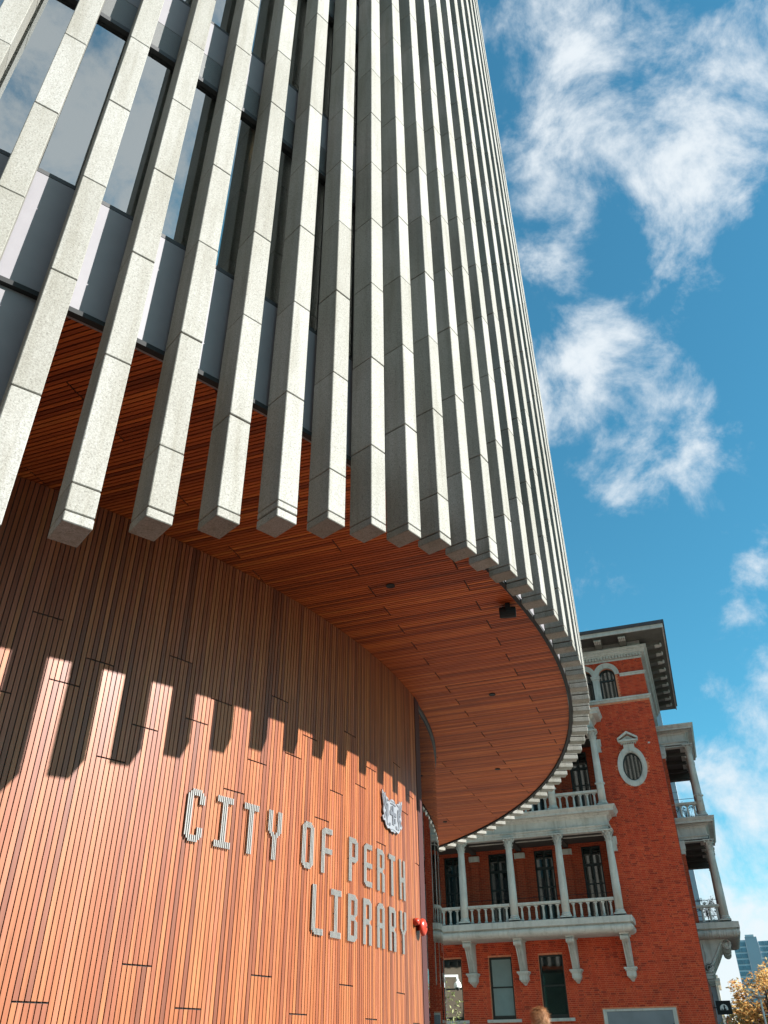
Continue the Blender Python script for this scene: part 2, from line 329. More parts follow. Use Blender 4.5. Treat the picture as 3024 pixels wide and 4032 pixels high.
for k, (th, zb, cuts) in fins.items():
    core = MB(); core.box(R_IN + .02, R_OUT - .02, -FW / 2 + .02, FW / 2 - .02, zz(zb) + .03, zz(TOP) - .05)
    core.cur = 1; rest = []
    for i in range(len(cuts) - 1):
        gap = 0.014 if (i + k) % 4 == 0 else 0.008
        z0, z1 = zz(cuts[i]) + (gap if i else 0), zz(cuts[i + 1])
        if (k, i) in chosen: rest.append((z0, z1))
        else: core.rnd = random.random(); core.cbox(R_IN, R_OUT, -FW / 2, FW / 2, z0, z1, 0.006)
    f = core.build('fin', [M['joint'], M['granite']], lib, (0, 0, 0), R_(th), rnd=True)
    for z0, z1 in rest:
        o = obj('stone_panel', stone(z1 - z0), f, (random.uniform(-.002, .002), random.uniform(-.0015, .0015), z0))

# facade bays behind the fins
FL = .836
def flat(name, w, z0, z1, t, mat):
    b = MB(); b.box(-t, 0, -w / 2, w / 2, 0, (z1 - z0) * H); return b.mesh(name, mat)
BW = 2 * R_SOF * math.sin(R_(STEP / 2)) - .004
RF = R_SOF + .012
low_panel = flat('metal_panel', BW, 1.012, 1.283, .03, M['alu']); spandrel = flat('metal_panel', BW, 1.971, 2.119, .03, M['alu'])
skirt = flat('metal_panel', BW, .44, .997, .03, M['alu']); grille = flat('louvre_mesh', BW, 1.863, 1.968, .03, M['mesh'])
wf = MB(); wh = (1.862 - 1.286) * H
wf.box(-.07, -.004, -BW / 2, BW / 2, 0, .05); wf.box(-.07, .02, -BW / 2, BW / 2, wh - .07, wh); wf.box(-.07, -.006, -BW / 2, -BW / 2 + .02, .05, wh - .07); wf.box(-.07, -.006, BW / 2 - .02, BW / 2, .05, wh - .07)
win_frame = wf.mesh('window', M['frame'])
pn = MB(); pn.box(-.045, -.035, -BW / 2 + .035, BW / 2 - .035, .05, wh - .07); win_pane = pn.mesh('pane', M['pane'])
bl = MB(); bl.box(-.16, -.155, -BW / 2 + .01, BW / 2 - .01, .02, wh * .80); win_blind = bl.mesh('roller_blind', M['blind'])
rail = MB(); rail.box(-.06, .016, -BW / 2, BW / 2, 0, .055); rail_me = rail.mesh('edge_rail', M['alu'])
for k in range(-9, 10):
    th = fin_mid(k) + STEP / 2; a = R_(th); c, s = math.cos(a), math.sin(a)
    put = lambda nm, me, h, dr=0.0: obj(nm, me, lib, ((RF + dr) * c, (RF + dr) * s, zz(h)), a)
    put('edge_rail', rail_me, 0.999); put('metal_panel', low_panel, 1.0125)
    if k <= -2: put('metal_panel', skirt, 0.44)          # solid wall left of the entrance
    for fl in range(3):
        if fl * FL + 1.286 > 3.0: break
        w_ = put('window', win_frame, 1.286 + fl * FL); obj('pane', win_pane, w_); obj('roller_blind', win_blind, w_)
        if 1.863 + fl * FL < 3.0:
            put('louvre_mesh', grille, 1.8635 + fl * FL); put('metal_panel', spandrel, 1.971 + fl * FL)
up = MB()
def band(b, r, z0, z1, a0, a1, n):
    for k in range(n):
        p, q = R_(a0 + (a1 - a0) * k / n), R_(a0 + (a1 - a0) * (k + 1) / n)
        i = b.pts([(r * math.cos(p), r * math.sin(p), zz(z0)), (r * math.cos(q), r * math.sin(q), zz(z0)), (r * math.cos(q), r * math.sin(q), zz(z1)), (r * math.cos(p), r * math.sin(p), zz(z1))])
        b.face([i, i + 1, i + 2, i + 3])
A1 = fin_mid(10); A0 = fin_mid(-9)
for lo, hi, a0, a1 in ((1.0, TOP, A1, 160), (2.96, TOP, A0, A1)):
    z = 1.0; edges = [1.0, 1.286]
    while edges[-1] < TOP: edges += [edges[-1] + .576, edges[-1] + .836]
    for i in range(len(edges) - 1):
        e0, e1 = max(edges[i], lo), min(edges[i + 1], hi)
        if e1 > e0: up.cur = i % 2; band(up, R_SOF - .02, e0, e1, a0, a1, 70)
up.build('upper_facade', [M['alu'], M['darkpane']], lib)
obj('interior_core', arc_mesh('interior_core', M['interior'], 2.70 * H, 2.72 * H, zz(1.05), zz(TOP), -72, 45, 40), lib)
for fl in range(4):
    obj('floor_slab', arc_mesh('floor_slab', M['interior'], 2.72 * H, R_SOF - .05, zz(1.90 + fl * FL), zz(2.10 + fl * FL), -72, 45, 50), lib)
ap_ = MB(); NA = 60
ap_.pts([(CX + r_ * math.cos(R_(-140 + 220 * k / NA)), CY + r_ * math.sin(R_(-140 + 220 * k / NA)), .004) for r_ in (R_WALL - .05, 3.12 * H) for k in range(NA + 1)])
for k in range(NA): ap_.face([k, k + NA + 1, k + NA + 2, k + 1])
uvv = np.array([math.cos(R_(-19.5)), math.sin(R_(-19.5))]); wvv = np.array([-uvv[1], uvv[0]])
pl_ = MB(); pl_.pts([(CX + r_ * math.cos(R_(-20 + 86 * k / NA)), CY + r_ * math.sin(R_(-20 + 86 * k / NA)), .004) for r_ in (3.12 * H, 4.6 * H) for k in range(NA + 1)])
for k in range(NA): pl_.face([k, k + NA + 1, k + NA + 2, k + 1])
q_ = pl_.pts([tuple((U_ * uvv + W_ * wvv)) + (.006,) for U_, W_ in ((-17, 24), (14, 24), (14, 35), (-17, 35))]); pl_.face([q_, q_ + 1, q_ + 2, q_ + 3])
plz = pl_.build('bounce_plaza', plain('pale_bounce_paving', (0.44, 0.395, 0.33), 0.7, 0.12, 1.5)); plz['kind'] = 'structure'  # unseen pale paving added to bounce sunlight onto soffit and brick front
apron = ap_.build('low_bounce_pavement', plain('low_bounce_paving', (0.04, 0.039, 0.037), 0.6)); apron['kind'] = 'structure'  # unseen dark band added to cut ground bounce onto the timber wall
rf_ = MB(); rf_.lathe([(R_OUT - .1, zz(TOP) - .3), (R_OUT - .1, zz(TOP) - .06)], n=64); rf_.build('roof', M['alu'], lib)

# timber entrance wall
SL = .2287
tw = obj('timber_wall', arc_mesh('timber_wall', M['black'], R_WALL - .12, R_WALL - .013, 0, zz(1.0) - .01, -72, -17.05, 80), lib)
CYC = [.718, .597, .657, .477, .553]
pieces = []
for j in range(240):
    th = -17.05 - SL * (j + .5)
    grp = math.floor((th + 28.88) / (6 * SL)); base = CYC[grp % 5]
    cs = sorted([base + .5745 * n for n in range(-3, 2)]); cs = [-.26] + [c for c in cs if -.22 < c < .985] + [.9985]
    for i in range(len(cs) - 1):
        z0, z1 = zz(cs[i]) + (.014 if i else 0), zz(cs[i + 1]); P = on_drum(R_WALL, th, min(max(CAMZ + .3, (z0 + z1) / 2), z1)); d2 = P[0] ** 2 + P[1] ** 2
        pieces.append(((z1 - z0) / d2 if in_frame(P, 20) else 0, th, z0, z1))
pieces.sort(reverse=True)
slat_cache = {}; run = MB(); SWD = .0400
for n, (sc, th, z0, z1) in enumerate(pieces):
    dr = random.uniform(-.0012, .0012)
    if n < 300 and sc > 0:
        key = round(z1 - z0, 3)
        if key not in slat_cache:
            b = MB(); b.box(-.03, 0, -SWD / 2, SWD / 2, 0, z1 - z0); slat_cache[key] = b.mesh('slat', M['slat'])
        a = R_(th); obj('slat', slat_cache[key], tw, ((R_WALL + dr) * math.cos(a), (R_WALL + dr) * math.sin(a), z0), a)
    else:
        run.rnd = random.random(); a = R_(th); c, s = math.cos(a), math.sin(a)
        q = lambda x, y, z: (c * (R_WALL + dr + x) - s * y, s * (R_WALL + dr + x) + c * y, z)
        run.hexa([q(x, y, z) for z in (z0, z1) for x, y in ((-.03, -SWD / 2), (0, -SWD / 2), (0, SWD / 2), (-.03, SWD / 2))])
run.build('slat_run', M['slat'], tw, rnd=True, kind='stuff')
obj('corner_trim', arc_mesh('corner_trim', M['maroon'], R_WALL - .12, R_WALL + .006, 0, zz(1.0) - .005, -17.0, -15.75, 4), lib)

# curved glass
gp = {}
for k in range(5):
    a0 = -15.7 + 12.0 * k
    obj('glass_panel', arc_mesh('glass_panel', M['clear'], R_GLASS - .012, R_GLASS, .02, zz(1.0) - .07, a0 + .02, a0 + 11.98, 28), lib)
    obj('glazing_joint', arc_mesh('glazing_joint', M['frame'], R_GLASS - .02, R_GLASS - .002, .02, zz(1.0) - .07, a0 + 11.981, a0 + 12.019, 1), lib)
obj('head_track', arc_mesh('head_track', M['frame'], R_GLASS - .06, R_GLASS + .03, zz(1.0) - .068, zz(1.0) - .002, -15.7, 45, 60), lib)
obj('foyer_wall', arc_mesh('foyer_wall', M['interiorwarm'], 1.95 * H, 1.98 * H, 0, zz(1.0), -72, 60, 50), lib)
fl_ = MB(); fl_.pts([(1.98 * H * math.cos(R_(-72 + 132 * k / 40)), 1.98 * H * math.sin(R_(-72 + 132 * k / 40)), .008) for k in range(41)] + [((R_GLASS - .02) * math.cos(R_(-72 + 132 * k / 40)), (R_GLASS - .02) * math.sin(R_(-72 + 132 * k / 40)), .008) for k in range(41)])
for k in range(40): fl_.face([k, k + 41, k + 42, k + 1])
fl_.build('foyer_floor', M['greyboard'], lib)

# timber soffit: boards run along one straight direction and are trimmed to the two circles
UA = R_(-19.5); uv = np.array([math.cos(UA), math.sin(UA)]); wv = np.array([-math.sin(UA), math.cos(UA)])
Cc = np.array([CX, CY]); Cu, Cw = float(Cc @ uv), float(Cc @ wv)
sof = obj('soffit', arc_mesh('soffit', M['black'], 1.98 * H, R_SOF - .01, zz(1.0) + .014, zz(1.0) + .06, -75, 62, 120), lib)
obj('soffit_edge', arc_mesh('soffit_edge', M['darkmetal'], R_SOF, R_IN - .003, zz(1.0) - .03, zz(1.0) + .02, -75, 55, 140), lib)
PB = .009783 * H; GA = .0587 * H; W0 = 1.4683 * H - GA / 2      # first joint group starts here along w
bl_ = []
half = PB * .71 / 2; Rin, Rout = R_WALL - .03, R_SOF - .004
for n in range(-120, 420):
    wc = W0 + (n + .5) * PB; y0, y1 = wc - half - Cw, wc + half - Cw
    if not (-2.75 * H < wc - Cw < 2.75 * H): continue
    def ends(y, r): return math.sqrt(max(0.0, r * r - y * y))
    xo = (ends(y0, Rout), ends(y1, Rout)); xi = (ends(y0, Rin), ends(y1, Rin))
    grp = n // 6; ju = (-.6385 if grp % 2 == 0 else -.4015) * H - Cu; Lb = .474 * H
    lo = min(xi) if min(abs(y0), abs(y1)) < Rin - .2 else -2.0 * H
    cuts = [ju + Lb * q for q in range(-12, 12)]; cuts = [c for c in cuts if lo + .03 < c < max(xo) - .03]
    stops = [None] + cuts + [None]
    for i in range(len(stops) - 1):
        a = stops[i]; b = stops[i + 1]
        xa = (a + .009, a + .009) if a is not None else (xi if lo == min(xi) else (lo, lo))
        xb = (b - .009, b - .009) if b is not None else xo
        if xa[0] >= xb[0] or xa[1] >= xb[1]: continue
        mu, mw = (xa[0] + xb[0]) / 2 + Cu, wc; P = (mu * uv[0] + mw * wv[0], mu * uv[1] + mw * wv[1], zz(1.0))
        th = math.degrees(math.atan2(P[1] - CY, P[0] - CX))
        if th < -76 or th > 58: continue
        d2 = P[0] ** 2 + P[1] ** 2
        sc = (xb[0] - xa[0]) / d2 ** 1.5 if in_frame(P, 0) else 0
        bl_.append((sc, xa, xb, y0, y1))
bl_.sort(key=lambda t: -t[0]); brun = MB()
for n, (sc, xa, xb, y0, y1) in enumerate(bl_):
    t = MB() if n < 300 else brun; dz = random.uniform(-.0015, .0015); zb, zt = zz(1.0) + dz, zz(1.0) + .016; t.rnd = random.random() if t is brun else 0
    pt = lambda x, y, z: (x * uv[0] + y * wv[0], x * uv[1] + y * wv[1], z)
    t.hexa([pt(xa[0], y0, zb), pt(xb[0], y0, zb), pt(xb[1], y1, zb), pt(xa[1], y1, zb), pt(xa[0], y0, zt), pt(xb[0], y0, zt), pt(xb[1], y1, zt), pt(xa[1], y1, zt)])
    if n < 300: t.build('soffit_board', M['board'], sof)
brun.build('soffit_board_run', M['board'], sof, rnd=True, kind='stuff')

# ------------------------------------------------------------------ things fixed to the library
for n, (x, y, lab) in enumerate(((.01430, 1.78817, 'round black downlight in timber soffit near the black spotlight'), (.3495, 2.5265, 'round black downlight in timber soffit outside the timber wall corner'), (.4581, 3.3465, 'round black downlight in soffit between the glass curve and heritage balconies'), (.29, 4.2187, 'round black downlight at the far tip of the timber soffit'))):
    t = thing('downlight', lab, 'light', (x * H, y * H, zz(1.0) - .012), group='downlights in the timber soffit')
    b = MB(); b.lathe([(.050, .012), (.058, 0), (.052, -.004), (.045, 0.0)], n=20); b.build('trim_ring', M['darkmetal'], t)
    b = MB(); b.lathe([(.044, .010), (.044, .004)], n=16); b.build('lens', M['black'], t)
t = thing('spotlight', 'black cylindrical spotlight hanging at the rim of the timber soffit', 'light', (.325 * H, 1.905 * H, zz(1.0) - .1), R_(-8))
b = MB(); b.tube([(-.115, 0, 0), (-.105, 0, 0), (.09, 0, 0), (.10, 0, 0)], [.066, .075, .075, .068], 18); b.build('housing', M['darkmetal'], t)
b = MB(); b.tube([(.1005, 0, 0), (.104, 0, 0)], .06, 16); b.build('lens', M['silver'], t)
b = MB(); b.box(-.03, .03, -.09, -.078, -.02, .1); b.box(-.03, .03, .078, .09, -.02, .1); b.box(-.03, .03, -.09, .09, .088, .1); b.build('bracket', M['darkmetal'], t)

bt = .126
def G(**k): return k
top = (1 - bt, 1); bot = (0, bt); mid = (.435, .555); full = (0, 1)
GLY = {
 'C': [[(.10, .90)], [(.05, .95)], [full], [bot, top], [bot, top], [bot, top], [(0, .28), (.72, 1)], [(.05, .28), (.72, .95)], [(.10, .28), (.72, .90)]],
 'I': [[bot, top]] * 3 + [[full]] * 3 + [[bot, top]] * 3,
 'T': [[top]] * 3 + [[full]] * 3 + [[top]] * 3,
 'Y': [[(.56, 1)], [(.51, 1)], [(.46, 1)], [(0, .56)], [(0, .51)], [(0, .56)], [(.46, 1)], [(.51, 1)], [(.56, 1)]],
 'O': [[(.09, .91)], [(.045, .955)], [full], [bot, top], [bot, top], [bot, top], [full], [(.045, .955)], [(.09, .91)]],
 'F': [[(0, .94)], [(0, .97)], [full]] + [[mid, top]] * 6,
 'P': [[full]] * 3 + [[mid, top]] * 3 + [[(.435, 1)], [(.465, .97)], [(.50, .93)]],
 'E': [[(.07, .93)], [(.035, .965)], [full]] + [[bot, mid, top]] * 6,
 'R': [[full]] * 3 + [[mid, top]] * 3 + [[full], [(0, .46), (.53, .97)], [(0, .43), (.56, .93)]],
 'H': [[full]] * 3 + [[mid]] * 3 + [[full]] * 3,
 'L': [[(.08, 1)], [(.04, 1)], [full]] + [[bot]] * 6,
 'B': [[full]] * 3 + [[bot, mid, top]] * 3 + [[full], [(.03, .465), (.53, .97)], [(.07, .43), (.57, .93)]],
 'A': [[(0, .92)], [(0, .96)], [full], [mid, top], [mid, top], [mid, top], [full], [(0, .96)], [(0, .92)]]}
sign = thing('library_sign', 'raised cream strip letters reading CITY OF PERTH LIBRARY on the timber wall', 'sign', on_drum(R_WALL, -30, zz(.233)))
LET = [(c, a, .361, .461) for c, a in zip('CITYOFPERTH', (-40.66, -38.93, -37.21, -35.50, -32.83, -31.12, -28.39, -26.66, -24.97, -23.29, -21.58))] + \
      [(c, a, .233, .333) for c, a in zip('LIBRARY', (-31.78, -30.11, -28.41, -26.72, -25.00, -23.32, -21.58))]
for ch, a0, z0, z1 in LET:
    b = MB()
    for i, segs in enumerate(GLY[ch]):
        a = R_(a0 + (i + .5) * .1137); c, s = math.cos(a), math.sin(a)
        q = lambda x, y, z: (CX + c * (R_WALL + x) - s * y - sign.location.x, CY + s * (R_WALL + x) + c * y - sign.location.y, z - sign.location.z)
        for f0, f1 in segs:
            za, zb = zz(z0 + (z1 - z0) * f0), zz(z0 + (z1 - z0) * f1)
            b.hexa([q(x, y, z) for z in (za, zb) for x, y in ((.012, -.0068), (.028, -.0068), (.028, .0068), (.012, .0068))])
        for f0, f1 in segs[:1]:      # hidden stand-off pin
            zm = zz(z0 + (z1 - z0) * (f0 + f1) / 2); b.hexa([q(x, y, z) for z in (zm - .006, zm + .006) for x, y in ((-.01, -.004), (.014, -.004), (.014, .004), (-.01, .004))])
    b.build('letter', M['letter'], sign)

# coat of arms
CA = -22.6; cw_, chh = 3.34, .100
def crest_pt(p, t):
    a = R_(CA + (p[0] - .5) * cw_); r = R_WALL + t
    return (CX + r * math.cos(a), CY + r * math.sin(a), zz(.5195 + p[1] * chh))
crest = thing('coat_of_arms', 'silver and grey coat of arms with winged supporters above the word PERTH on timber wall', 'emblem', on_drum(R_WALL, CA, zz(.5195)))
cl = lambda p, t: tuple(np.array(crest_pt(p, t)) - np.array(crest.location))
half_out = [(.5, .03), (.42, .0), (.34, .07), (.24, .04), (.15, .13), (.13, .21), (.06, .20), (.02, .29), (.09, .36), (.05, .45), (.07, .60), (.02, .80), (0, 1.0), (.06, .94), (.09, .87), (.13, .96), (.165, .88), (.21, .85), (.27, .85), (.30, .78), (.335, .75), (.37, .82), (.43, .865), (.5, .88)]
outl = half_out + [(1 - x, y) for x, y in reversed(half_out[1:-1])]
b = MB(); b.prism(outl[::-1], cl, .018, .034); b.build('plate', M['silver'], crest)
b = MB()
def both(poly, t0=.0342, t1=.040):
    b.prism(poly, cl, t0, t1); b.prism([(1 - x, y) for x, y in reversed(poly)], cl, t0, t1)
both([(.03, .90), (.05, .78), (.085, .62), (.14, .50), (.19, .56), (.13, .68), (.075, .86)])
both([(.115, .90), (.12, .80), (.165, .66), (.20, .62), (.185, .74), (.15, .84)])
both([(.19, .55), (.235, .70), (.275, .66), (.265, .50), (.275, .38), (.23, .30), (.205, .16), (.185, .30), (.165, .40)])
both([(.07, .28), (.13, .44), (.155, .42), (.12, .27)])
both([(.215, .74), (.21, .80), (.245, .825), (.28, .80), (.275, .76), (.255, .785), (.235, .775), (.235, .745)])
b.prism([(.462, .20), (.538, .20), (.538, .70), (.462, .70)], cl, .0342, .0405)
b.prism([(.345, .44), (.4615, .44), (.4615, .54), (.345, .54)], cl, .0342, .0405); b.prism([(.5385, .44), (.655, .44), (.655, .54), (.5385, .54)], cl, .0342, .0405)
b.prism([(.385, .57), (.43, .57), (.425, .68), (.40, .67)], cl, .0342, .040); b.prism([(.57, .25), (.625, .27), (.615, .40), (.58, .39)], cl, .0342, .040)
b.prism([(.36, .735), (.40, .765), (.5, .775), (.60, .765), (.64, .735), (.60, .725), (.5, .735), (.40, .725)], cl, .0342, .040)
for x in (.40, .45, .5, .55, .6): b.prism([(x - .008, .80), (x + .008, .80), (x + .006, .835), (x - .006, .835)], cl, .0342, .040)
both([(.30, .12), (.36, .14), (.38, .20), (.33, .22), (.29, .18)]); both([(.20, .14), (.26, .13), (.255, .16), (.21, .175)])
b.prism([(.36, .05), (.5, .075), (.64, .05), (.64, .058), (.5, .083), (.36, .058)], cl, .0342, .038)
b.build('relief', M['greymetal'], crest)
for x in (.14, .30, .70, .86):
    p = MB(); p.tube([cl((x, .3), -.01), cl((x, .3), .018)], .006, 6); p.build('stand_off', M['silver'], crest)

# fire bell with strobe
def wall_frame(deg, z): return on_drum(R_WALL, deg, zz(z)), R_(deg)
p, a = wall_frame(-18.3, .311); bell = thing('fire_bell', 'red fire bell with small horn fixed to the timber wall beside the sign', 'bell', p, a)
def turn(prof, y, z, n=22):
    b = MB(); b.lathe(prof, n=n); b.v = [(v[2], v[0] + y, v[1] + z) for v in b.v]; b.f = [f[::-1] for f in b.f]; return b
b = turn([(.04, .0), (.04, .055), (.105, .058), (.112, .064), (.11, .085), (.095, .108), (.06, .125), (.02, .131), (.001, .132)], .10, 0); b.build('gong', M['red'], bell, smooth=True)
b = turn([(.012, .131), (.012, .14), (.001, .141)], .10, 0, 10); b.build('nut', M['darkmetal'], bell)
b = turn([(.045, 0), (.045, .05), (.04, .07), (.025, .082), (.001, .085)], -.085, .05); b.build('horn', M['red'], bell, smooth=True)
b = MB(); b.box(.0, .045, -.09, .06, .02, .075); b.build('back_box', M['red'], bell)

# warm globe lamp inside an upper window
d = pix_dir(958, 632); k_ = 2.10
P = Vector(d) * (k_ * H) + Vector((0, 0, CAMZ))
m, nt, o = new_mat('lamp_glow'); e = nt.nodes.new('ShaderNodeEmission'); e.inputs[0].default_value = (1, .72, .36, 1); e.inputs[1].default_value = 9.0; nt.links.new(e.outputs[0], o.inputs[0])
gl = thing('globe_lamp', 'warm lit globe lamp hanging behind an upper library window', 'lamp', P)
b = MB(); b.ball((0, 0, 0), .075, 18, 12); b.build('globe', m, gl, smooth=True)
b = MB(); b.tube([(0, 0, .07), (0, 0, 1.2)], .006, 6); b.lathe([(.03, .065), (.03, .09), (.01, .1)], n=10); b.build('cord', M['darkmetal'], gl)
# ------------------------------------------------------------------ heritage building (local x = along the front, y = away, z up from the ground; tower face at y = 0)
WT = 41.5
her = thing('heritage_building', 'old red brick building with a corner tower, columned stone balconies and deep bracketed eaves', 'building', (float((WT * wv)[0]), float((WT * wv)[1]), 0), UA)
E0 = lambda z: z + CAMZ                          # measured heights are above the eye
XR, XL, XT = -.46, -16.6, -6.6
def bricks_on(x0, x1, z0, z1, holes, runm, singles, want):
    z = z0; row = 0
    while z < z1 - .03:
        x = x0; i = row % 2
        off = 0.0 if row % 2 == 0 else -.06
        x = x0 + off
        while x < x1:
            w = .232 if i % 2 == 0 else .112
            a, b = max(x, x0), min(x + w - .010, x1); c, d = z + .006, z + .0776 - .005
            parts = [(a, b)]
            for h in holes:
                if d > h[2] and c < h[3]:
                    if len(h) == 5: parts = [p for p in parts if not (p[1] > h[0] and p[0] < h[1] and h[4]((p[0] + p[1]) / 2, (c + d) / 2))]
                    else: parts = [q for p in parts for q in ((p[0], min(p[1], h[0])), (max(p[0], h[1]), p[1]))]
            for a, b in parts:
                if b - a < .03: continue
                if want and want(a, b, c): singles.append((a, b, c, d))
                else: runm.rnd = random.random(); pr = random.uniform(-.0025, .0025); runm.box(a, b, -.008 + pr, .004, c, d)
            x += w; i += 1
        z += .0776; row += 1
def arch_hole(cx, r, zs): return lambda x, z: z < zs or (x - cx) ** 2 + (z - zs) ** 2 < (r + .06) ** 2
ARC = [-2.35, -3.53, -4.71]; ZS = E0(16.74); Z0A = E0(15.48)
brun2 = MB(); single = []
oval = [(-2.62, -1.14, E0(10.95), E0(13.0), lambda x, z: ((x + 1.88) / .70) ** 2 + ((z - E0(11.92)) / .98) ** 2 < 1)]
board = [(-4.98, -1.86, 0, E0(1.85))]
bricks_on(-3.42, XR, E0(-1.3), E0(14.3), oval + board, brun2, single, lambda a, b, c: len(single) < 300 and c > E0(1.9) and b - a > .1)
bricks_on(XT, XR, E0(14.3), E0(17.5), [(c - .50, c + .50, Z0A, E0(17.3), arch_hole(c, .42, ZS)) for c in ARC] + [(XT, XR, E0(15.2), E0(15.47))], brun2, single, None)
GW = [(-9.82, -8.74), (-7.50, -6.40), (-12.2, -11.12), (-14.55, -13.45)]
bricks_on(XL, -3.42, E0(-1.3), E0(4.62), [(a - .01, b + .01, E0(1.43), E0(4.0)) for a, b in GW] + board, brun2, single, None)
def with_holes(b, x0, x1, z0, z1, holes, y=0.0, depth=.5):      # a wall front with rectangular holes and reveals
    xs = sorted({x0, x1, *[h[0] for h in holes], *[h[1] for h in holes]}); zs_ = sorted({z0, z1, *[h[2] for h in holes], *[h[3] for h in holes]})
    for i in range(len(xs) - 1):
        for j in range(len(zs_) - 1):
            mx_, mz_ = (xs[i] + xs[i + 1]) / 2, (zs_[j] + zs_[j + 1]) / 2
            if any(h[0] < mx_ < h[1] and h[2] < mz_ < h[3] for h in holes): continue
            b.hexa([(xs[i], y, zs_[j]), (xs[i + 1], y, zs_[j]), (xs[i + 1], y + depth, zs_[j]), (xs[i], y + depth, zs_[j]), (xs[i], y, zs_[j + 1]), (xs[i + 1], y, zs_[j + 1]), (xs[i + 1], y + depth, zs_[j + 1]), (xs[i], y + depth, zs_[j + 1])])
wall = MB()
with_holes(wall, -3.42, XR - .006, 0, E0(14.3), [(-2.42, -1.34, E0(11.15), E0(12.70))])
with_holes(wall, XT, XR - .006, E0(14.3), E0(18.3), [(c - .42, c + .42, Z0A, E0(17.17)) for c in ARC])
with_holes(wall, XL, -3.42, 0, E0(4.9), [(a, b, E0(1.55), E0(3.99)) for a, b in GW])
wo = wall.build('wall', M['mortar'], her)
brun2.build('brickwork', M['brick'], wo, rnd=True, kind='stuff')
bc = {}
for a, b_, c, d in single:
    key = round(b_ - a, 3)
    if key not in bc:
        q = MB(); q.box(0, b_ - a, -.008, .004, 0, d - c); bc[key] = q.mesh('brick', M['brick'])
    obj('brick', bc[key], wo, (a, random.uniform(-.0025, .0025), c))
# bulk of the building behind the front
m, nt, o = new_mat('far_brickwork'); pb = principled(nt, o, None, .85, .2)
tc = nt.nodes.new('ShaderNodeTexCoord'); sp = nt.nodes.new('ShaderNodeSeparateXYZ'); cb = nt.nodes.new('ShaderNodeCombineXYZ'); ad_ = nt.nodes.new('ShaderNodeMath'); ad_.operation = 'ADD'
nt.links.new(tc.outputs['Object'], sp.inputs[0]); nt.links.new(sp.outputs[0], ad_.inputs[0]); nt.links.new(sp.outputs[1], ad_.inputs[1]); nt.links.new(ad_.outputs[0], cb.inputs[0]); nt.links.new(sp.outputs[2], cb.inputs[1])
bt_ = nt.nodes.new('ShaderNodeTexBrick'); nt.links.new(cb.outputs[0], bt_.inputs['Vector']); bt_.inputs['Scale'].default_value = 1
bt_.inputs['Color1'].default_value = (.46, .06, .024, 1); bt_.inputs['Color2'].default_value = (.28, .04, .02, 1); bt_.inputs['Mortar'].default_value = (.45, .15, .07, 1)
bt_.inputs['Brick Width'].default_value = .235; bt_.inputs['Row Height'].default_value = .0776; bt_.inputs['Mortar Size'].default_value = .006
nt.links.new(bt_.outputs[0], pb.inputs['Base Color']); M['farbrick'] = m
YB = 1.5                                           # loggia back wall
LW = [-3.47 - 2.35 * (k + .5) for k in range(5)]   # loggia windows sit between the columns
for z0, z1 in ((E0(4.9), E0(9.1)), (E0(9.1), E0(14.3))):
    zf = 5.3 if z0 < 8 else 9.95
    b = MB(); with_holes(b, XL, -3.2, z0, z1, [(c - .47, c + .47, E0(zf) + .04, E0(zf + 3.45)) for c in LW], YB, .4)
    b.build('wall', M['farbrick'], her)
b = MB(); b.box(-3.42, -3.2, .5, 1.9, 0, E0(14.3)); b.box(XR - .5, XR, .5, 10.2, 0, E0(18.3)); b.box(XT, XT + .4, .5, 10.2, E0(14.3), E0(18.3)); b.box(XT, XR, 9.8, 10.2, 0, E0(18.3)); b.build('wall', M['farbrick'], her)
b = MB(); b.box(XL, XT, 0.0, 12, E0(14.25), E0(14.55)); b.box(XL, XL + .3, .5, 12, 0, E0(14.25)); b.box(XL, XR, .6, 1.5, E0(4.93), E0(5.25)); b.build('roof', M['roof'], her)

# profiles for long mouldings: list of (projection, z); runs along the front at y = -projection and returns at both ends
def moulding(name, prof, x0, x1, yb, mat, parent=her, right=True, ybr=None, cap=True):
    b = MB(); n = len(prof); ybr = yb if ybr is None else ybr
    ring = []
    for p, z in prof:
        ring.append([(x0, yb - p, z), (x1 + (p if right else 0), yb - p, z), (x1 + (p if right else 0), ybr + .02, z), (x0, ybr + .02, z)])
    base = [b.pts(r) for r in ring]
    for i in range(n - 1):
        for k in range(4): b.face([base[i] + k, base[i] + (k + 1) % 4, base[i + 1] + (k + 1) % 4, base[i + 1] + k])
    if cap: b.face([base[0] + k for k in (3, 2, 1, 0)])
    else: b.box(x0 + .02, x1 - .003, yb + .003, yb + .36, prof[0][1] - .002, prof[0][1] + .2); b.box(x1 - .36, x1 - .003, yb + .361, ybr, prof[0][1] - .002, prof[0][1] + .2)
    b.face([base[-1] + k for k in range(4)])
    return b.build(name, mat, parent)
# --- balcony levels
YF = -1.5                                          # front edge of the balconies
XC = -3.47
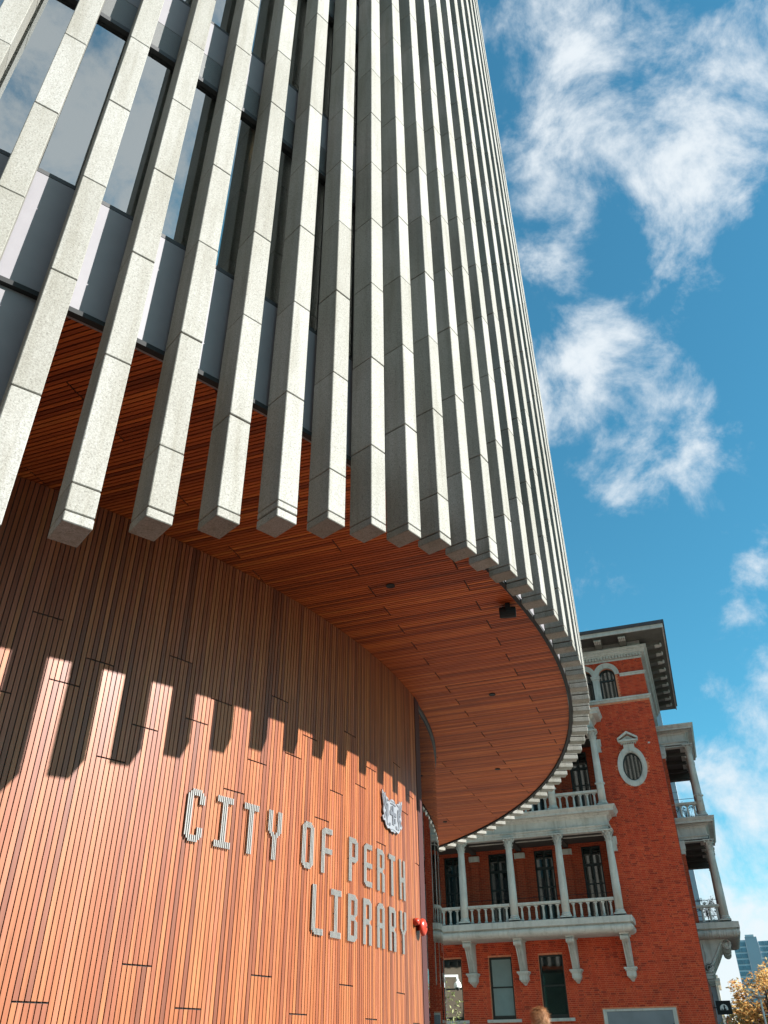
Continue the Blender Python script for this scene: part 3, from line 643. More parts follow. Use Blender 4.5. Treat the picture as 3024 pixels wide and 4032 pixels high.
# lower slab with a fat half-round under it
tor = [(.10, E0(4.58)), (.24, E0(4.59))] + [(.24 + .27 * math.sin(t), E0(4.79) - .195 * math.cos(t)) for t in np.linspace(.2, math.pi * .72, 10)] + [(.40, E0(4.945)), (.40, E0(4.965)), (.53, E0(4.97)), (.53, E0(5.215)), (.40, E0(5.24))]
slab1 = moulding('balcony_slab', [(p - .03, z) for p, z in tor], XL, XC, YF + .5, M['stone'], ybr=0.0)
for k in range(6):                                 # narrow raised ribs on the half-round
    for dx in (-.18, .16):
        x = XC - 2.35 * k + dx - .12; b = MB(); P = [(x, YF + .5 - (.205 + .28 * math.sin(t)), E0(4.79) - .20 * math.cos(t)) for t in np.linspace(.2, math.pi * .70, 10)]
        b.tube(P, .022, 6); b.build('rib', M['stone'], slab1)
entab = [(.0, E0(8.86)), (.0, E0(8.95)), (.045, E0(8.952)), (.045, E0(9.04)), (.075, E0(9.042)), (.11, E0(9.075)), (.12, E0(9.11)), (.03, E0(9.12)), (.03, E0(9.47)), (.06, E0(9.48)), (.09, E0(9.53)), (.17, E0(9.57)), (.19, E0(9.64)), (.40, E0(9.66)), (.40, E0(9.645)), (.42, E0(9.645)), (.42, E0(9.74)), (.44, E0(9.75)), (.49, E0(9.82)), (.52, E0(9.86)), (.52, E0(9.90)), (.36, E0(9.94))]
moulding('entablature', entab, XL, XC + .02, YF + .5, M['stone'], ybr=0.0, cap=False)
e2 = 4.68
moulding('entablature', [(p, z + e2) for p, z in entab], XL, XC + .02, YF + .5, M['stone'], ybr=0.0, cap=False)
for z in (E0(8.86), E0(13.54)):
    b = MB(); b.box(XL, XC + .1, YF + .5 + .03, YB, z + .05, z + .25)
    for k in range(6): b.box(XC - 2.35 * k - .12, XC - 2.35 * k + .12, YF + .52, YB, z - .10, z + .05)
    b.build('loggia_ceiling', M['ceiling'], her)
b = MB(); b.box(XL, XC + .3, YF + .3, YB, E0(5.0), E0(5.27)); b.box(XL, XC + .3, YF + .3, YB, E0(9.7), E0(9.92)); b.build('balcony_floor', M['stone'], her)

# --- columns (local origin at the foot)
def capital_mesh(hc, r):
    b = MB(); b.lathe([(r + .035, 0), (r + .045, .015), (r + .035, .03), (r + .005, .035), (r + .005, hc * .55), (r + .06, hc * .84), (r + .05, hc * .86)], n=16)
    A = r + .115; b.box(-A, A, -A, A, hc * .88, hc)
    for row, (n_, z0, z1, out, ph) in enumerate(((8, .05, .42, .075, 0), (8, .28, .68, .095, .5))):
        for k in range(n_):
            a = 2 * math.pi * (k + ph) / n_; c, s = math.cos(a), math.sin(a); t = .055
            pr = [(r + .0, z0 * hc, t * .8), (r + .03, (z0 + z1) / 2 * hc, t), (r + out, z1 * hc, t * .7), (r + out + .025, (z1 - .07) * hc, t * .45)]
            i = b.pts([(c * x - s * y * sg, s * x + c * y * sg, z) for x, z, y in pr for sg in (-1, 1)])
            for q in range(3): b.face([i + 2 * q, i + 2 * q + 1, i + 2 * q + 3, i + 2 * q + 2])
    for k in range(4):
        a = math.pi / 4 + k * math.pi / 2; c, s = math.cos(a), math.sin(a)
        b.ball((c * (r + .115), s * (r + .115), hc * .80), .052, 8, 6)
        a += math.pi / 4; b.ball((math.cos(a) * (r + .085), math.sin(a) * (r + .085), hc * .88), .035, 8, 6)
    return b.mesh('capital', M['stone'])
CH = 3.54; cr = .178
cap_me = capital_mesh(.46, .145)
sh = MB(); sh.lathe([(cr, .20), (cr * .995, 1.1), (cr * .95, 1.9), (cr * .86, 2.7), (.147, CH - .47), (.147, CH - .455)], n=24); sh_me = sh.mesh('shaft', M['stone'], True)
bs = MB(); bs.box(-.245, .245, -.245, .245, 0, .05); bs.lathe([(.22, .05), (.24, .075), (.235, .10), (.205, .115), (.195, .135), (.215, .155), (.205, .175), (.18, .20)], n=24); bs_me = bs.mesh('base', M['stone'])
wr = MB(); wr.lathe([(.185, .95), (.205, .965), (.215, 1.0), (.205, 1.035), (.185, 1.05)], n=20)
for k in range(4):
    a = k * math.pi / 2 + .3; wr.ball((.20 * math.cos(a), .20 * math.sin(a), 1.0), .05, 8, 6)
wr.box(-.09, .09, -.215, -.17, .70, .92); wreath_me = wr.mesh('wreath', M['stone'])
def column(x, y, z, wreath=False, s=1.0):
    c = MB(); c = obj('column', bs_me, her, (x, y, z)); c.scale = (1, 1, s)
    obj('shaft', sh_me, c); obj('capital', cap_me, c, (0, 0, CH - .46))
    if wreath: obj('wreath', wreath_me, c)
for k in range(6):
    column(XC - 2.35 * k, YF + .36, E0(5.30)); column(XC - 2.35 * k, YF + .36, E0(9.95), True, 1.012)
# --- balustrades
def baluster_mesh(ionic):
    b = MB(); b.box(-.06, .06, -.06, .06, 0, .05)
    b.lathe([(.055, .05), (.058, .07), (.046, .085), (.05, .12), (.055, .20), (.05, .32), (.04, .42), (.038, .455), (.05, .465), (.05, .485), (.038, .495), (.042, .53)], n=12)
    if ionic:
        b.box(-.055, .055, -.05, .05, .545, .58)
        for s in (-1, 1): b.tube([(s * .055, -.055, .555), (s * .055, .055, .555)], .03, 8)
    else: b.box(-.075, .075, -.06, .06, .53, .58)
    return b.mesh('baluster', M['stone'])
bal = [baluster_mesh(False), baluster_mesh(True)]
hr = MB(); hr.hexa([(-.99, -.09, 0), (.99, -.09, 0), (.99, .09, 0), (-.99, .09, 0), (-.99, -.12, .05), (.99, -.12, .05), (.99, .12, .05), (-.99, .12, .05)]); hr.box(-.99, .99, -.105, .105, .051, .12); hr_me = hr.mesh('balustrade_rail', M['stone'])
ir = MB(); ir.tube([(-.99, .1, .30), (.99, .1, .30)], .012, 6); ir_me = ir.mesh('safety_rail', M['darkmetal'])
for lv, z in ((0, E0(5.265)), (1, E0(9.93))):
    for k in range(5):
        xm = XC - 2.35 * (k + .5)
        obj('balustrade_rail', hr_me, her, (xm, YF + .36, z + .62)); obj('safety_rail', ir_me, her, (xm, YF + .38, z + .66))
        for i in range(6): obj('baluster', bal[lv], her, (xm - .82 + .328 * i, YF + .36, z + .02))
# --- corbels under the lower balcony
cb_ = MB()
prof = [(0, 1.70), (-1.02, 1.70), (-1.10, 1.62), (-1.10, 1.50), (-1.02, 1.42), (-.86, 1.36), (-.60, .98), (-.44, .66), (-.36, .46), (0, .46)]
cb_.prism(prof, lambda p, t: (t, p[0], p[1]), -.14, .14)
for dx in (-.10, 0, .10):
    cb_.prism([(-1.0, 1.40), (-.90, 1.33), (-.64, .95), (-.48, .64), (-.40, .47), (-.37, .47), (-.46, .66), (-.62, 1.0), (-.86, 1.38)], lambda p, t: (t, p[0] - .045, p[1]), dx - .028, dx + .028)
for dx in (-.135, -.045, .045, .135): cb_.tube([(dx - .04, -1.08, 1.55), (dx + .04, -1.08, 1.55)], .11, 12)
cb_.box(-.20, .20, -1.15, 0, 1.66, 1.72)
cb_.box(-.27, .27, -.52, 0, .40, .47); cb_.box(-.23, .23, -.48, 0, .34, .399); cb_.box(-.19, .19, -.44, 0, .13, .339); cb_.box(-.15, .15, -.36, 0, .07, .129)
cb_.hexa([(-.04, -.12, -.06), (.04, -.12, -.06), (.04, 0, -.06), (-.04, 0, -.06), (-.12, -.3, .069), (.12, -.3, .069), (.12, 0, .069), (-.12, 0, .069)])
corb = cb_.mesh('corbel', M['stone'])
for k in range(6): obj('corbel', corb, her, (XC - 2.35 * k, 0, E0(2.87)))
# --- ground windows with sashes
def sash_window(parent, x0, x1, z0, z1, y, pane, bars=True, name='window'):
    f = MB(); t = .07; f.box(x0, x0 + t, y, y + .09, z0, z1); f.box(x1 - t, x1, y, y + .09, z0, z1); f.box(x0 + t, x1 - t, y, y + .09, z1 - t, z1); f.box(x0 + t, x1 - t, y, y + .09, z0, z0 + .14)
    zm = (z0 + z1) / 2 + .02; f.box(x0 + t, x1 - t, y + .005, y + .08, zm - .03, zm + .03)
    if bars == 'door':
        zt = z1 - .85; f.box(x0 + t, x1 - t, y - .01, y + .085, zt - .06, zt + .06); xm = (x0 + x1) / 2; f.box(xm - .04, xm + .04, y - .005, y + .083, z0 + .14, z1 - t)
    w_ = f.build(name, M['sash'], parent)
    for n_, (a, c) in enumerate(((z0 + .14, zm - .03), (zm + .03, z1 - t))):
        p = MB(); p.box(x0 + t, x1 - t, y + .035 + .012 * n_, y + .043 + .012 * n_, a, c); p.build('pane', M[pane], w_)
    return w_
for i, (a, c) in enumerate(GW):
    w_ = sash_window(her, a, c, E0(1.55), E0(3.99), .16, 'darkpane')
    if i != 1:
        q = MB(); q.box(a + .1, c - .1, .30, .305, E0(1.62), E0(3.9)); 
    b = MB(); b.box(a - .22, c + .24, -.09, .14, E0(1.43), E0(1.548)); b.build('sill', M['stone'], w_)
q = MB(); q.box(-9.73, -8.83, .188, .192, E0(1.70), E0(3.9)); q.build('drawn_blind', M['blindlight'], her)
for z in (5.31, 9.96):
    for c in LW: sash_window(her, c - .47, c + .47, E0(z), E0(z + 3.45), YB + .12, 'darkpane', 'door')
    for k in range(6):
        b = MB(); x = XC - 2.35 * k; b.box(x - .2, x + .2, YB - .12, YB - .001, E0(z), E0(z + 3.1)); p_ = b.build('pilaster', M['farbrick'], her)
        b = MB(); b.box(x - .26, x + .26, YB - .18, YB - .002, E0(z + 3.1), E0(z + 3.35)); b.build('pilaster_cap', M['stone'], her)
    b = MB(); b.box(-3.44, -3.24, -.10, -.012, E0(z + 2.85), E0(z + 3.1)); b.box(-3.46, -3.20, -.12, -.012, E0(z + 3.1), E0(z + 3.45)); b.box(-3.47, -3.22, -.13, -.012, E0(z + 2.80), E0(z + 2.849)); b.build('pilaster_cap', M['stone'], her)
# --- boarded opening low on the tower
b = MB(); b.box(-4.93, -4.78, -.06, .1, 0, E0(1.82)); b.box(-2.06, -1.91, -.06, .1, 0, E0(1.82)); b.box(-4.78, -2.06, -.06, .1, E0(1.74), E0(1.82)); fr = b.build('boarded_opening', M['stone'], her)
b = MB(); b.box(-4.78, -2.06, -.035, -.012, 0, E0(1.74)); b.build('board', M['greyboard'], fr)
b = MB(); b.box(-2.13, -2.08, -.06, -.036, E0(.9), E0(1.25)); b.build('latch', M['darkmetal'], fr)
# --- oval window with little pediment
def ring(b, cx, cz, a0, c0, a1, c1, y0, y1, n=40, s=0, e=2 * math.pi):
    for k in range(n):
        t0, t1 = s + (e - s) * k / n, s + (e - s) * (k + 1) / n
        P = lambda a, c, t, y: (cx + a * math.cos(t), y, cz + c * math.sin(t))
        b.hexa([P(a0, c0, t0, y0), P(a1, c1, t0, y0), P(a1, c1, t1, y0), P(a0, c0, t1, y0), P(a0, c0, t0, y1), P(a1, c1, t0, y1), P(a1, c1, t1, y1), P(a0, c0, t1, y1)])
ox, oz = -1.88, E0(11.92)
b = MB(); ring(b, ox, oz, .50, .74, .69, .97, -.10, .12); ring(b, ox, oz, .455, .69, .50, .74, -.06, .2); ov = b.build('oval_window', M['stone'], her)
b = MB(); ring(b, ox, oz, .40, .63, .455, .69, .06, .2); b.build('frame', M['sash'], ov)
b = MB(); n_ = b.pts([(ox + .41 * math.cos(2 * math.pi * k / 40), .12, oz + .64 * math.sin(2 * math.pi * k / 40)) for k in range(40)]); b.face([n_ + k for k in range(40)]); b.build('pane', M['darkpane'], ov)
b = MB(); zp = E0(12.90)
b.box(ox - .26, ox + .26, -.11, 0, zp - .06, zp + .10); b.box(ox - .48, ox + .48, -.26, 0, zp + .22, zp + .30)
for k in range(9): b.box(ox - .36 + .085 * k, ox - .32 + .085 * k, -.17, 0, zp + .101, zp + .17)
b.box(ox - .40, ox + .40, -.15, 0, zp + .171, zp + .219)
for s in (-1, 1):
    b.prism([(0, .72), (s * .50, .40), (s * .50, .301), (0, .62)] if s < 0 else [(0, .62), (s * .50, .301), (s * .50, .40), (0, .72)], lambda p, t: (ox + p[0], t, zp + p[1]), -.27, 0)
b.prism([(-.40, .302), (.40, .302), (0, .55)], lambda p, t: (ox + p[0], t, zp + p[1]), -.10, 0)
b.build('pediment', M['stone'], ov)
b = MB(); b.box(-.95, -.84, -.022, .0, E0(12.95), E0(13.03)); b.build('vent_brick', M['stone'], her)
# --- arched tower windows
for c in ARC:
    b = MB(); ring(b, c, ZS, .42, .42, .53, .53, -.05, .1, 20, 0, math.pi); ring(b, c, ZS, .53, .53, .60, .60, -.08, .1, 20, 0, math.pi); ring(b, c, ZS, .60, .60, .655, .655, -.11, .1, 20, 0, math.pi)
    ar = b.build('arched_window', M['stone'], her)
    f = MB(); ring(f, c, ZS, .33, .33, .419, .419, .22, .32, 20, 0, math.pi); f.box(c - .419, c - .33, .22, .32, Z0A, ZS); f.box(c + .33, c + .419, .22, .32, Z0A, ZS); f.box(c - .33, c + .33, .22, .32, Z0A, Z0A + .1); f.box(c - .33, c + .33, .22, .32, ZS - .25, ZS - .17); f.build('frame', M['sash'], ar)
    p = MB(); n_ = p.pts([(c - .40, .27, Z0A), (c + .40, .27, Z0A)] + [(c + .40 * math.cos(math.pi * k / 16), .27, ZS + .40 * math.sin(math.pi * k / 16)) for k in range(17)]); p.face([n_ + k for k in range(19)]); p.build('pane', M['darkpane'], ar)
    # the square corners of the opening behind the arch
    q = MB()
    for s in (-1, 1):
        poly = [(c + s * .43 * math.cos(t), ZS + .425 * math.sin(t)) for t in np.linspace(0, math.pi / 2, 9)] + [(c + s * .43, ZS + .44)]
        q.prism(poly if s < 0 else poly[::-1], lambda p, t: (p[0], t, p[1]), .012, .4)
    q.build('spandrel', M['mortar'], ar)
for x in (-2.94, -4.12):
    b = MB(); b.box(x - .17, x + .17, -.04, .35, Z0A, ZS - .16); b.box(x - .21, x + .21, -.08, .36, ZS - .159, ZS - .06); b.box(x - .24, x + .24, -.11, .36, ZS - .059, ZS); b.build('window_pier', M['stone'], her)
for z0_ in (15.25, ):
    moulding('string_course', [(.0, E0(z0_)), (.05, E0(z0_ + .02)), (.07, E0(z0_ + .10)), (.12, E0(z0_ + .12)), (.12, E0(z0_ + .20)), (.05, E0(z0_ + .23))], XT, XR, 0, M['stone'], ybr=10.2)
moulding('string_course', [(.0, ZS - .16), (.05, ZS - .15), (.06, ZS - .06), (.10, ZS - .05), (.11, ZS), (.05, ZS + .02)], ARC[0] + .66, XR, 0, M['stone'], ybr=10.2)
# --- tower cornice and eaves
moulding('cornice', [(.0, E0(17.47)), (.05, E0(17.48)), (.05, E0(17.56)), (.03, E0(17.565)), (.03, E0(17.72)), (.17, E0(17.725)), (.17, E0(17.78)), (.21, E0(17.79)), (.26, E0(17.86)), (.27, E0(17.90)), (.33, E0(17.91)), (.33, E0(17.97)), (.38, E0(18.0)), (.38, E0(18.06)), (.08, E0(18.08)), (.08, E0(18.42))], XT, XR, 0, M['stone'], ybr=10.2)
dn = MB(); dn.box(-.05, .05, -.16, 0, 0, .138); dn_me = dn.mesh('dentil', M['stone'])
for k in range(40): obj('dentil', dn_me, her, (XR - .02 - .152 * k, 0, E0(17.585)))
OV = 1.4
b = MB(); b.box(XT - OV, XR + OV - .062, -OV + .062, 11.19, E0(18.42), E0(18.50)); b.build('eaves_lining', plain('shade_dark_lining', (.13, .12, .10), .8, .2, 3), her); b = MB(); b.box(XT - OV, XR + OV, -OV, -OV + .06, E0(18.36), E0(18.62)); b.box(XR + OV - .06, XR + OV, -OV + .06, 11.2, E0(18.36), E0(18.62)); ea = b.build('eaves', M['stone'], her)  # lining colour is darkened to hold the shade under the eaves
b = MB(); b.box(XT - OV, XR + OV + .08, -OV - .08, -OV - .002, E0(18.58), E0(18.75)); b.box(XR + OV + .002, XR + OV + .08, -OV - .002, 11.2, E0(18.58), E0(18.75)); b.build('gutter', M['roof'], ea)
b = MB(); b.hexa([(XT - OV, -OV, E0(18.63)), (XR + OV, -OV, E0(18.63)), (XR + OV, 11.2, E0(18.63)), (XT - OV, 11.2, E0(18.63)), (-4.2, 4, E0(20)), (-2.9, 4, E0(20)), (-2.9, 6, E0(20)), (-4.2, 6, E0(20))]); b.build('roof', M['roof'], her)
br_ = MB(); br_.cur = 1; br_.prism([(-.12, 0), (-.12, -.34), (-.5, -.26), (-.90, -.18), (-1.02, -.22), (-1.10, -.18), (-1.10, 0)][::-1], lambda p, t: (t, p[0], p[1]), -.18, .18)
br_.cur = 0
for dx in (-.135, -.045, .045, .135): br_.ball((dx, -1.10, -.16), .06, 8, 6); br_.tube([(dx, -1.09, -.17), (dx, -1.0, -.20), (dx, -.8, -.21)], .04, 6)
M['eavesshade'] = plain('shade_dark_boards', (.13, .12, .10), .8, .2, 3)  # bracket bodies: underside shade put into the colour, noses stay pale
br_me = br_.mesh('eaves_bracket', [M['stone'], M['eavesshade']])
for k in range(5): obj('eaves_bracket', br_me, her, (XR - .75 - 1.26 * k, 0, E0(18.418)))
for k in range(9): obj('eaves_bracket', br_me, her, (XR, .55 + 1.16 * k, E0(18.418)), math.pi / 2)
for k in range(4):
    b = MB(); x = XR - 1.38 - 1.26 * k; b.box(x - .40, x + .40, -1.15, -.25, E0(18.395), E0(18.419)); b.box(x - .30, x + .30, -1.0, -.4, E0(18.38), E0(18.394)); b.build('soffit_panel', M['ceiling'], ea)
# --- balconies on the right-hand side, seen end-on
Y0, Y1 = 2.5, 8.6; XO = 1.40
def end_moulding(name, prof, x_in, x_out, y0, y1, mat, cap=True):
    b = MB(); base = [b.pts([(x_in, y0 - p, z), (x_out + p, y0 - p, z), (x_out + p, y1 + p, z), (x_in, y1 + p, z)]) for p, z in prof]
    for i in range(len(prof) - 1):
        for k in range(4): b.face([base[i] + k, base[i] + (k + 1) % 4, base[i + 1] + (k + 1) % 4, base[i + 1] + k])
    if cap: b.face([base[0] + k for k in (3, 2, 1, 0)])
    else:
        z = prof[0][1] - .002; b.box(x_in, x_out - .003, y0 + .003, y0 + .36, z, z + .2); b.box(x_in, x_out - .003, y1 - .36, y1 - .003, z, z + .2); b.box(x_out - .36, x_out - .003, y0 + .361, y1 - .361, z, z + .2)
    b.face([base[-1] + k for k in range(4)]); return b.build(name, mat, her)
sl2 = end_moulding('balcony_slab', [(p - .03, z) for p, z in tor], XR, XO - .50, Y0 + .5, Y1 - .5, M['stone'])
for k in range(14):
    x = XR + .30 + .105 * k
    if k in (4, 10): continue
    b = MB(); b.tube([(x, Y0 + .5 - (.20 + .28 * math.sin(t)), E0(4.79) - .20 * math.cos(t)) for t in np.linspace(.35, math.pi * .68, 8)], .02, 6); b.build('rib', M['stone'], sl2)
for dz in (0, e2):
    end_moulding('entablature', [(p, z + dz) for p, z in entab], XR, XO - .52, Y0 + .5, Y1 - .5, M['stone'], False)
    b = MB()
    for k in range(22):
        if dz: b.box(XR + .05 + .075 * k, XR + .09 + .075 * k, Y0 + .22, Y0 + .5, E0(9.56) + dz, E0(9.63) + dz)
        else: b.box(XR + .05 + .075 * k, XR + .09 + .075 * k, Y0 + .24, Y0 + .5, E0(9.57), E0(9.63))
    b.build('dentil_course', M['stone'], her)
    b = MB(); b.box(XR, XO - .45, Y0 + .5, Y1 - .5, E0(8.90) + dz, E0(9.1) + dz); b.box(XR, XO - .42, Y1 - .62, Y1 - .22, E0(8.50) + dz, E0(8.86) + dz)
    for k in range(3): b.box(XR, XO - .5, Y0 + 1.6 + 1.6 * k, Y0 + 1.85 + 1.6 * k, E0(8.74) + dz, E0(8.90) + dz)
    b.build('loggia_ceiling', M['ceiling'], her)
b = MB(); b.box(XR, XO - .2, Y0 + .3, Y1 - .3, E0(5.0), E0(5.27)); b.box(XR, XO - .2, Y0 + .3, Y1 - .3, E0(9.7), E0(9.92)); b.build('balcony_floor', M['stone'], her)
for y in (Y0 + .36, Y0 + 2.4, Y1 - 2.3, Y1 - .36):
    column(.88, y, E0(5.30)); column(.90, y, E0(9.95), True, 1.012)
hr2 = MB(); hr2.hexa([(XR, -.09, 0), (.72, -.09, 0), (.72, .09, 0), (XR, .09, 0), (XR, -.12, .05), (.72, -.12, .05), (.72, .12, .05), (XR, .12, .05)]); hr2.box(XR, .72, -.105, .105, .051, .12); hr2_me = hr2.mesh('balustrade_rail', M['stone'])
ir2 = MB(); ir2.tube([(XR, .1, .30), (.75, .1, .30)], .012, 6); ir2.tube([(XR + .1, .1, .30), (XR + .1, .1, -.6)], .012, 6); ir2_me = ir2.mesh('safety_rail', M['darkmetal'])
for lv, z in ((0, E0(5.265)), (1, E0(9.93))):
    for y in (Y0 + .36, Y1 - .36):
        obj('balustrade_rail', hr2_me, her, (0, y, z + .62)); obj('safety_rail', ir2_me, her, (0, y + .05, z + .66))
        for i in range(4): obj('baluster', bal[lv], her, (XR + .06 + .328 * i, y, z + .02))
    b = MB(); b.box(.76, 1.0, Y0 + .6, Y1 - .6, z + .62, z + .74); b.build('balustrade_rail', M['stone'], her)
    for i in range(14): obj('baluster', bal[lv], her, (.88, Y0 + .75 + .34 * i, z + .02))
    b = MB(); b.box(XR - .01, XR + .16, Y0 + .25, Y0 + .55, z, z + 3.0); b.build('pilaster', M['farbrick'], her)
    b = MB(); b.box(XR - .01, XR + .20, Y0 + .2, Y0 + .6, z + 3.0, z + 3.2); b.box(XR - .01, XR + .24, Y0 + .16, Y0 + .64, z + 3.2, z + 3.6); b.build('pilaster_cap', M['stone'], her)
# scrolled side brackets
sp_ = MB()
sp_.prism([(.0, .28), (.06, .25), (.40, .55), (.72, 1.02), (.92, 1.36), (1.24, 1.42), (1.24, 1.58), (0, 1.58)], lambda p, t: (p[0], t, p[1]), 0, .34)
for cx_, cz_, r_, dirn in ((1.15, 1.34, .17, 1), (.19, .44, .18, -1)):
    sp_.tube([(cx_, .0, cz_), (cx_, .34, cz_)], r_ + .02, 20)
    P = [(cx_ + dirn * r_ * (1 - t / 15) * math.cos(t), -.012, cz_ + r_ * (1 - t / 15) * math.sin(t)) for t in np.linspace(0, 12, 40)]; sp_.tube(P, .018, 6)
sp_.tube([(1.02, -.012, 1.46), (.86, -.012, 1.40), (.66, -.012, 1.06), (.36, -.012, .62), (.30, -.012, .52)], .025, 6)
sp_.tube([(.10, -.012, 1.45), (.14, -.012, .9), (.08, -.012, .62)], .02, 6)
sp_.box(0, .30, -.03, .37, .13, .20); sp_.box(0, .24, 0, .34, 0, .129)
spm = sp_.mesh('scroll_bracket', M['stone'])
for y in (Y0 + .55, Y0 + 2.4, Y1 - 2.3, Y1 - .9): obj('scroll_bracket', spm, her, (XR, y, E0(3.02)))

# ------------------------------------------------------------------ street beyond
def herpt(U, Wd, z): P = U * uv + Wd * wv; return (float(P[0]), float(P[1]), z)
sg = thing('projecting_sign', 'black square sign with a white moon and bowler hatted figure on brick corner', 'sign', herpt(-.46, 44.1, E0(1.62)), UA)
b = MB(); b.box(.14, .76, -.04, .04, 0, .52); b.build('board', M['darkmetal'], sg)
b = MB(); b.tube([(0, 0, .26), (.14, 0, .26)], .02, 8); b.box(0, .02, -.06, .06, .16, .36); b.build('arm', M['darkmetal'], sg)
b = MB(); pts = [(.45 + .165 * math.cos(t), .22 + .165 * math.sin(t)) for t in np.linspace(-.35, math.pi + .35, 28)]; b.prism(pts, lambda p, t: (p[0], t, p[1]), -.044, -.0405); b.build('emblem', M['white'], sg)
b = MB(); f_ = lambda p, t: (p[0], t, p[1])
for poly in ([(.40, .165), (.52, .165), (.545, .19), (.53, .215), (.50, .225), (.495, .25), (.505, .29), (.44, .29), (.445, .25), (.45, .225), (.425, .2)],
             [(.42, .288), (.525, .288), (.525, .298), (.42, .298)], [(.44, .299), (.505, .299), (.505, .335), (.49, .348), (.455, .348), (.44, .335)],
             [(.325, .166), (.38, .166), (.38, .20), (.37, .215), (.375, .24), (.36, .23), (.35, .24), (.348, .215), (.33, .19)]):
    b.prism(poly, f_, -.0475, -.0445)
b.build('silhouette', M['darkmetal'], sg)
leaf_cols = {}
def leaf_mat(name, stops, trans=.3):
    m, nt, o = new_mat(name); b = principled(nt, o, None, .6, .2); r = ramp(nt, piece_random(nt), stops); nt.links.new(r.outputs[0], b.inputs['Base Color'])
    t = nt.nodes.new('ShaderNodeBsdfTranslucent'); nt.links.new(r.outputs[0], t.inputs[0]); x = nt.nodes.new('ShaderNodeMixShader'); x.inputs[0].default_value = trans
    nt.links.new(b.outputs[0], x.inputs[1]); nt.links.new(t.outputs[0], x.inputs[2]); nt.links.new(x.outputs[0], o.inputs[0]); return m
M['autumn'] = leaf_mat('autumn_leaf', [(0, (.40, .17, .04)), (.35, (.60, .30, .08)), (.7, (.66, .42, .14)), (1, (.62, .50, .22))], .4)
M['olive'] = leaf_mat('olive_leaf', [(0, (.02, .03, .015)), (1, (.06, .075, .035))])
M['green'] = leaf_mat('green_leaf', [(0, (.05, .07, .02)), (.7, (.13, .15, .05)), (1, (.32, .33, .16))])
M['bark'] = plain('bark', (.09, .065, .05), .9, .3, 20)
def tree(name, label, loc, height, rad, zc, nclump, nleaf, size, leafmat, trunk_r, seed, squash=1.1, cat='tree', group=None):
    rr = random.Random(seed); t = thing(name, label, cat, loc, group=group)
    tr = MB(); tr.tube([(0, 0, 0), (.03 * rad, .02 * rad, zc * .5), (-.03 * rad, .04, zc), (0, 0, zc + rad * .6)], [trunk_r, trunk_r * .8, trunk_r * .5, trunk_r * .2], 8)
    lf = MB()
    for c in range(nclump):
        a = rr.uniform(0, 2 * math.pi); el = math.asin(rr.uniform(-.7, 1)); q = rad * rr.uniform(.25, 1) ** .5
        C_ = Vector((q * math.cos(a) * math.cos(el), q * math.sin(a) * math.cos(el), zc + q * math.sin(el) * squash))
        s0 = Vector((0, 0, zc * rr.uniform(.55, 1.0))); md = (s0 + C_) / 2 + Vector((rr.uniform(-.1, .1), rr.uniform(-.1, .1), .1)) * rad
        tr.tube([s0, md, C_], [trunk_r * .3, trunk_r * .18, trunk_r * .05], 5)
        cr_ = rad * rr.uniform(.16, .34)
        for l in range(nleaf):
            d = Vector((rr.gauss(0, 1), rr.gauss(0, 1), rr.gauss(0, 1))).normalized() * cr_ * rr.random() ** .4; p = C_ + d
            x = Vector((rr.gauss(0, 1), rr.gauss(0, 1), rr.gauss(0, .6))).normalized(); y = x.orthogonal().normalized(); s = size * rr.uniform(.6, 1.2)
            lf.rnd = rr.random(); n_ = lf.pts([p - x * s, p + y * s * .45, p + x * s, p - y * s * .45]); lf.face([n_, n_ + 1, n_ + 2, n_ + 3])
    tr.build('trunk', M['bark'], t); lf.build('crown', leafmat, t, rnd=True); return t
tree('autumn_tree', 'golden autumn street tree behind the black sign', (22.6, 56.2, 0), 7, 2.35, 3.45, 85, 100, .12, M['autumn'], .16, 3, 1.0)
tree('potted_tree', 'small dark twiggy tree on the lower side balcony behind the stone rail', herpt(.15, 48.6, E0(5.27)), 2, .55, 1.15, 30, 22, .045, M['olive'], .03, 5, 1.3, group=None)
tree('potted_tree', 'small dark twiggy tree on the upper side balcony behind the stone rail', herpt(.15, 48.6, E0(9.92)), 2, .55, 1.2, 30, 22, .045, M['olive'], .03, 6, 1.3)
tree('young_tree', 'sparse green twigs poking out past the curved glass', (.95, 19.0, 0), 3, .62, 1.95, 34, 14, .04, M['green'], .035, 8, 1.25)
# lamp post
lp = thing('street_lamp', 'white street lamp with a flat disc head beside the golden tree', 'lamp post', (16.5, 41.87, 0))
b = MB(); b.lathe([(.06, 0), (.05, 1.2), (.042, E0(2.22))], n=12); b.build('post', M['white'], lp)
b = MB(); b.lathe([(.05, E0(2.20)), (.20, E0(2.25)), (.26, E0(2.29)), (.26, E0(2.31)), (.06, E0(2.33)), (.02, E0(2.35)), (.015, E0(2.50)), (.001, E0(2.55))], n=20); b.build('lamp_head', M['white'], lp)
b = MB(); b.tube([(0, 0, E0(1.62)), (.9, -.33, E0(1.62))], .015, 6); b.build('banner_arm', M['white'], lp)
m_p = plain('violet_print', (.16, .11, .42), .6, .5, 3); m_b = plain('orange_paint', (.6, .13, .05), .5)
bn = thing('banner', 'violet and white street banner below the street lamp', 'banner', herpt(2.15, 68, 0), UA)
b = MB(); b.box(-.32, .25, -.02, .02, E0(1.45), E0(2.36)); b.build('cloth', m_p, bn)
b = MB(); b.box(-.34, .27, -.03, .03, E0(2.361), E0(2.40)); b.tube([(-.36, .03, 0), (-.36, .03, E0(2.42))], .03, 8); b.build('pole', M['white'], bn)
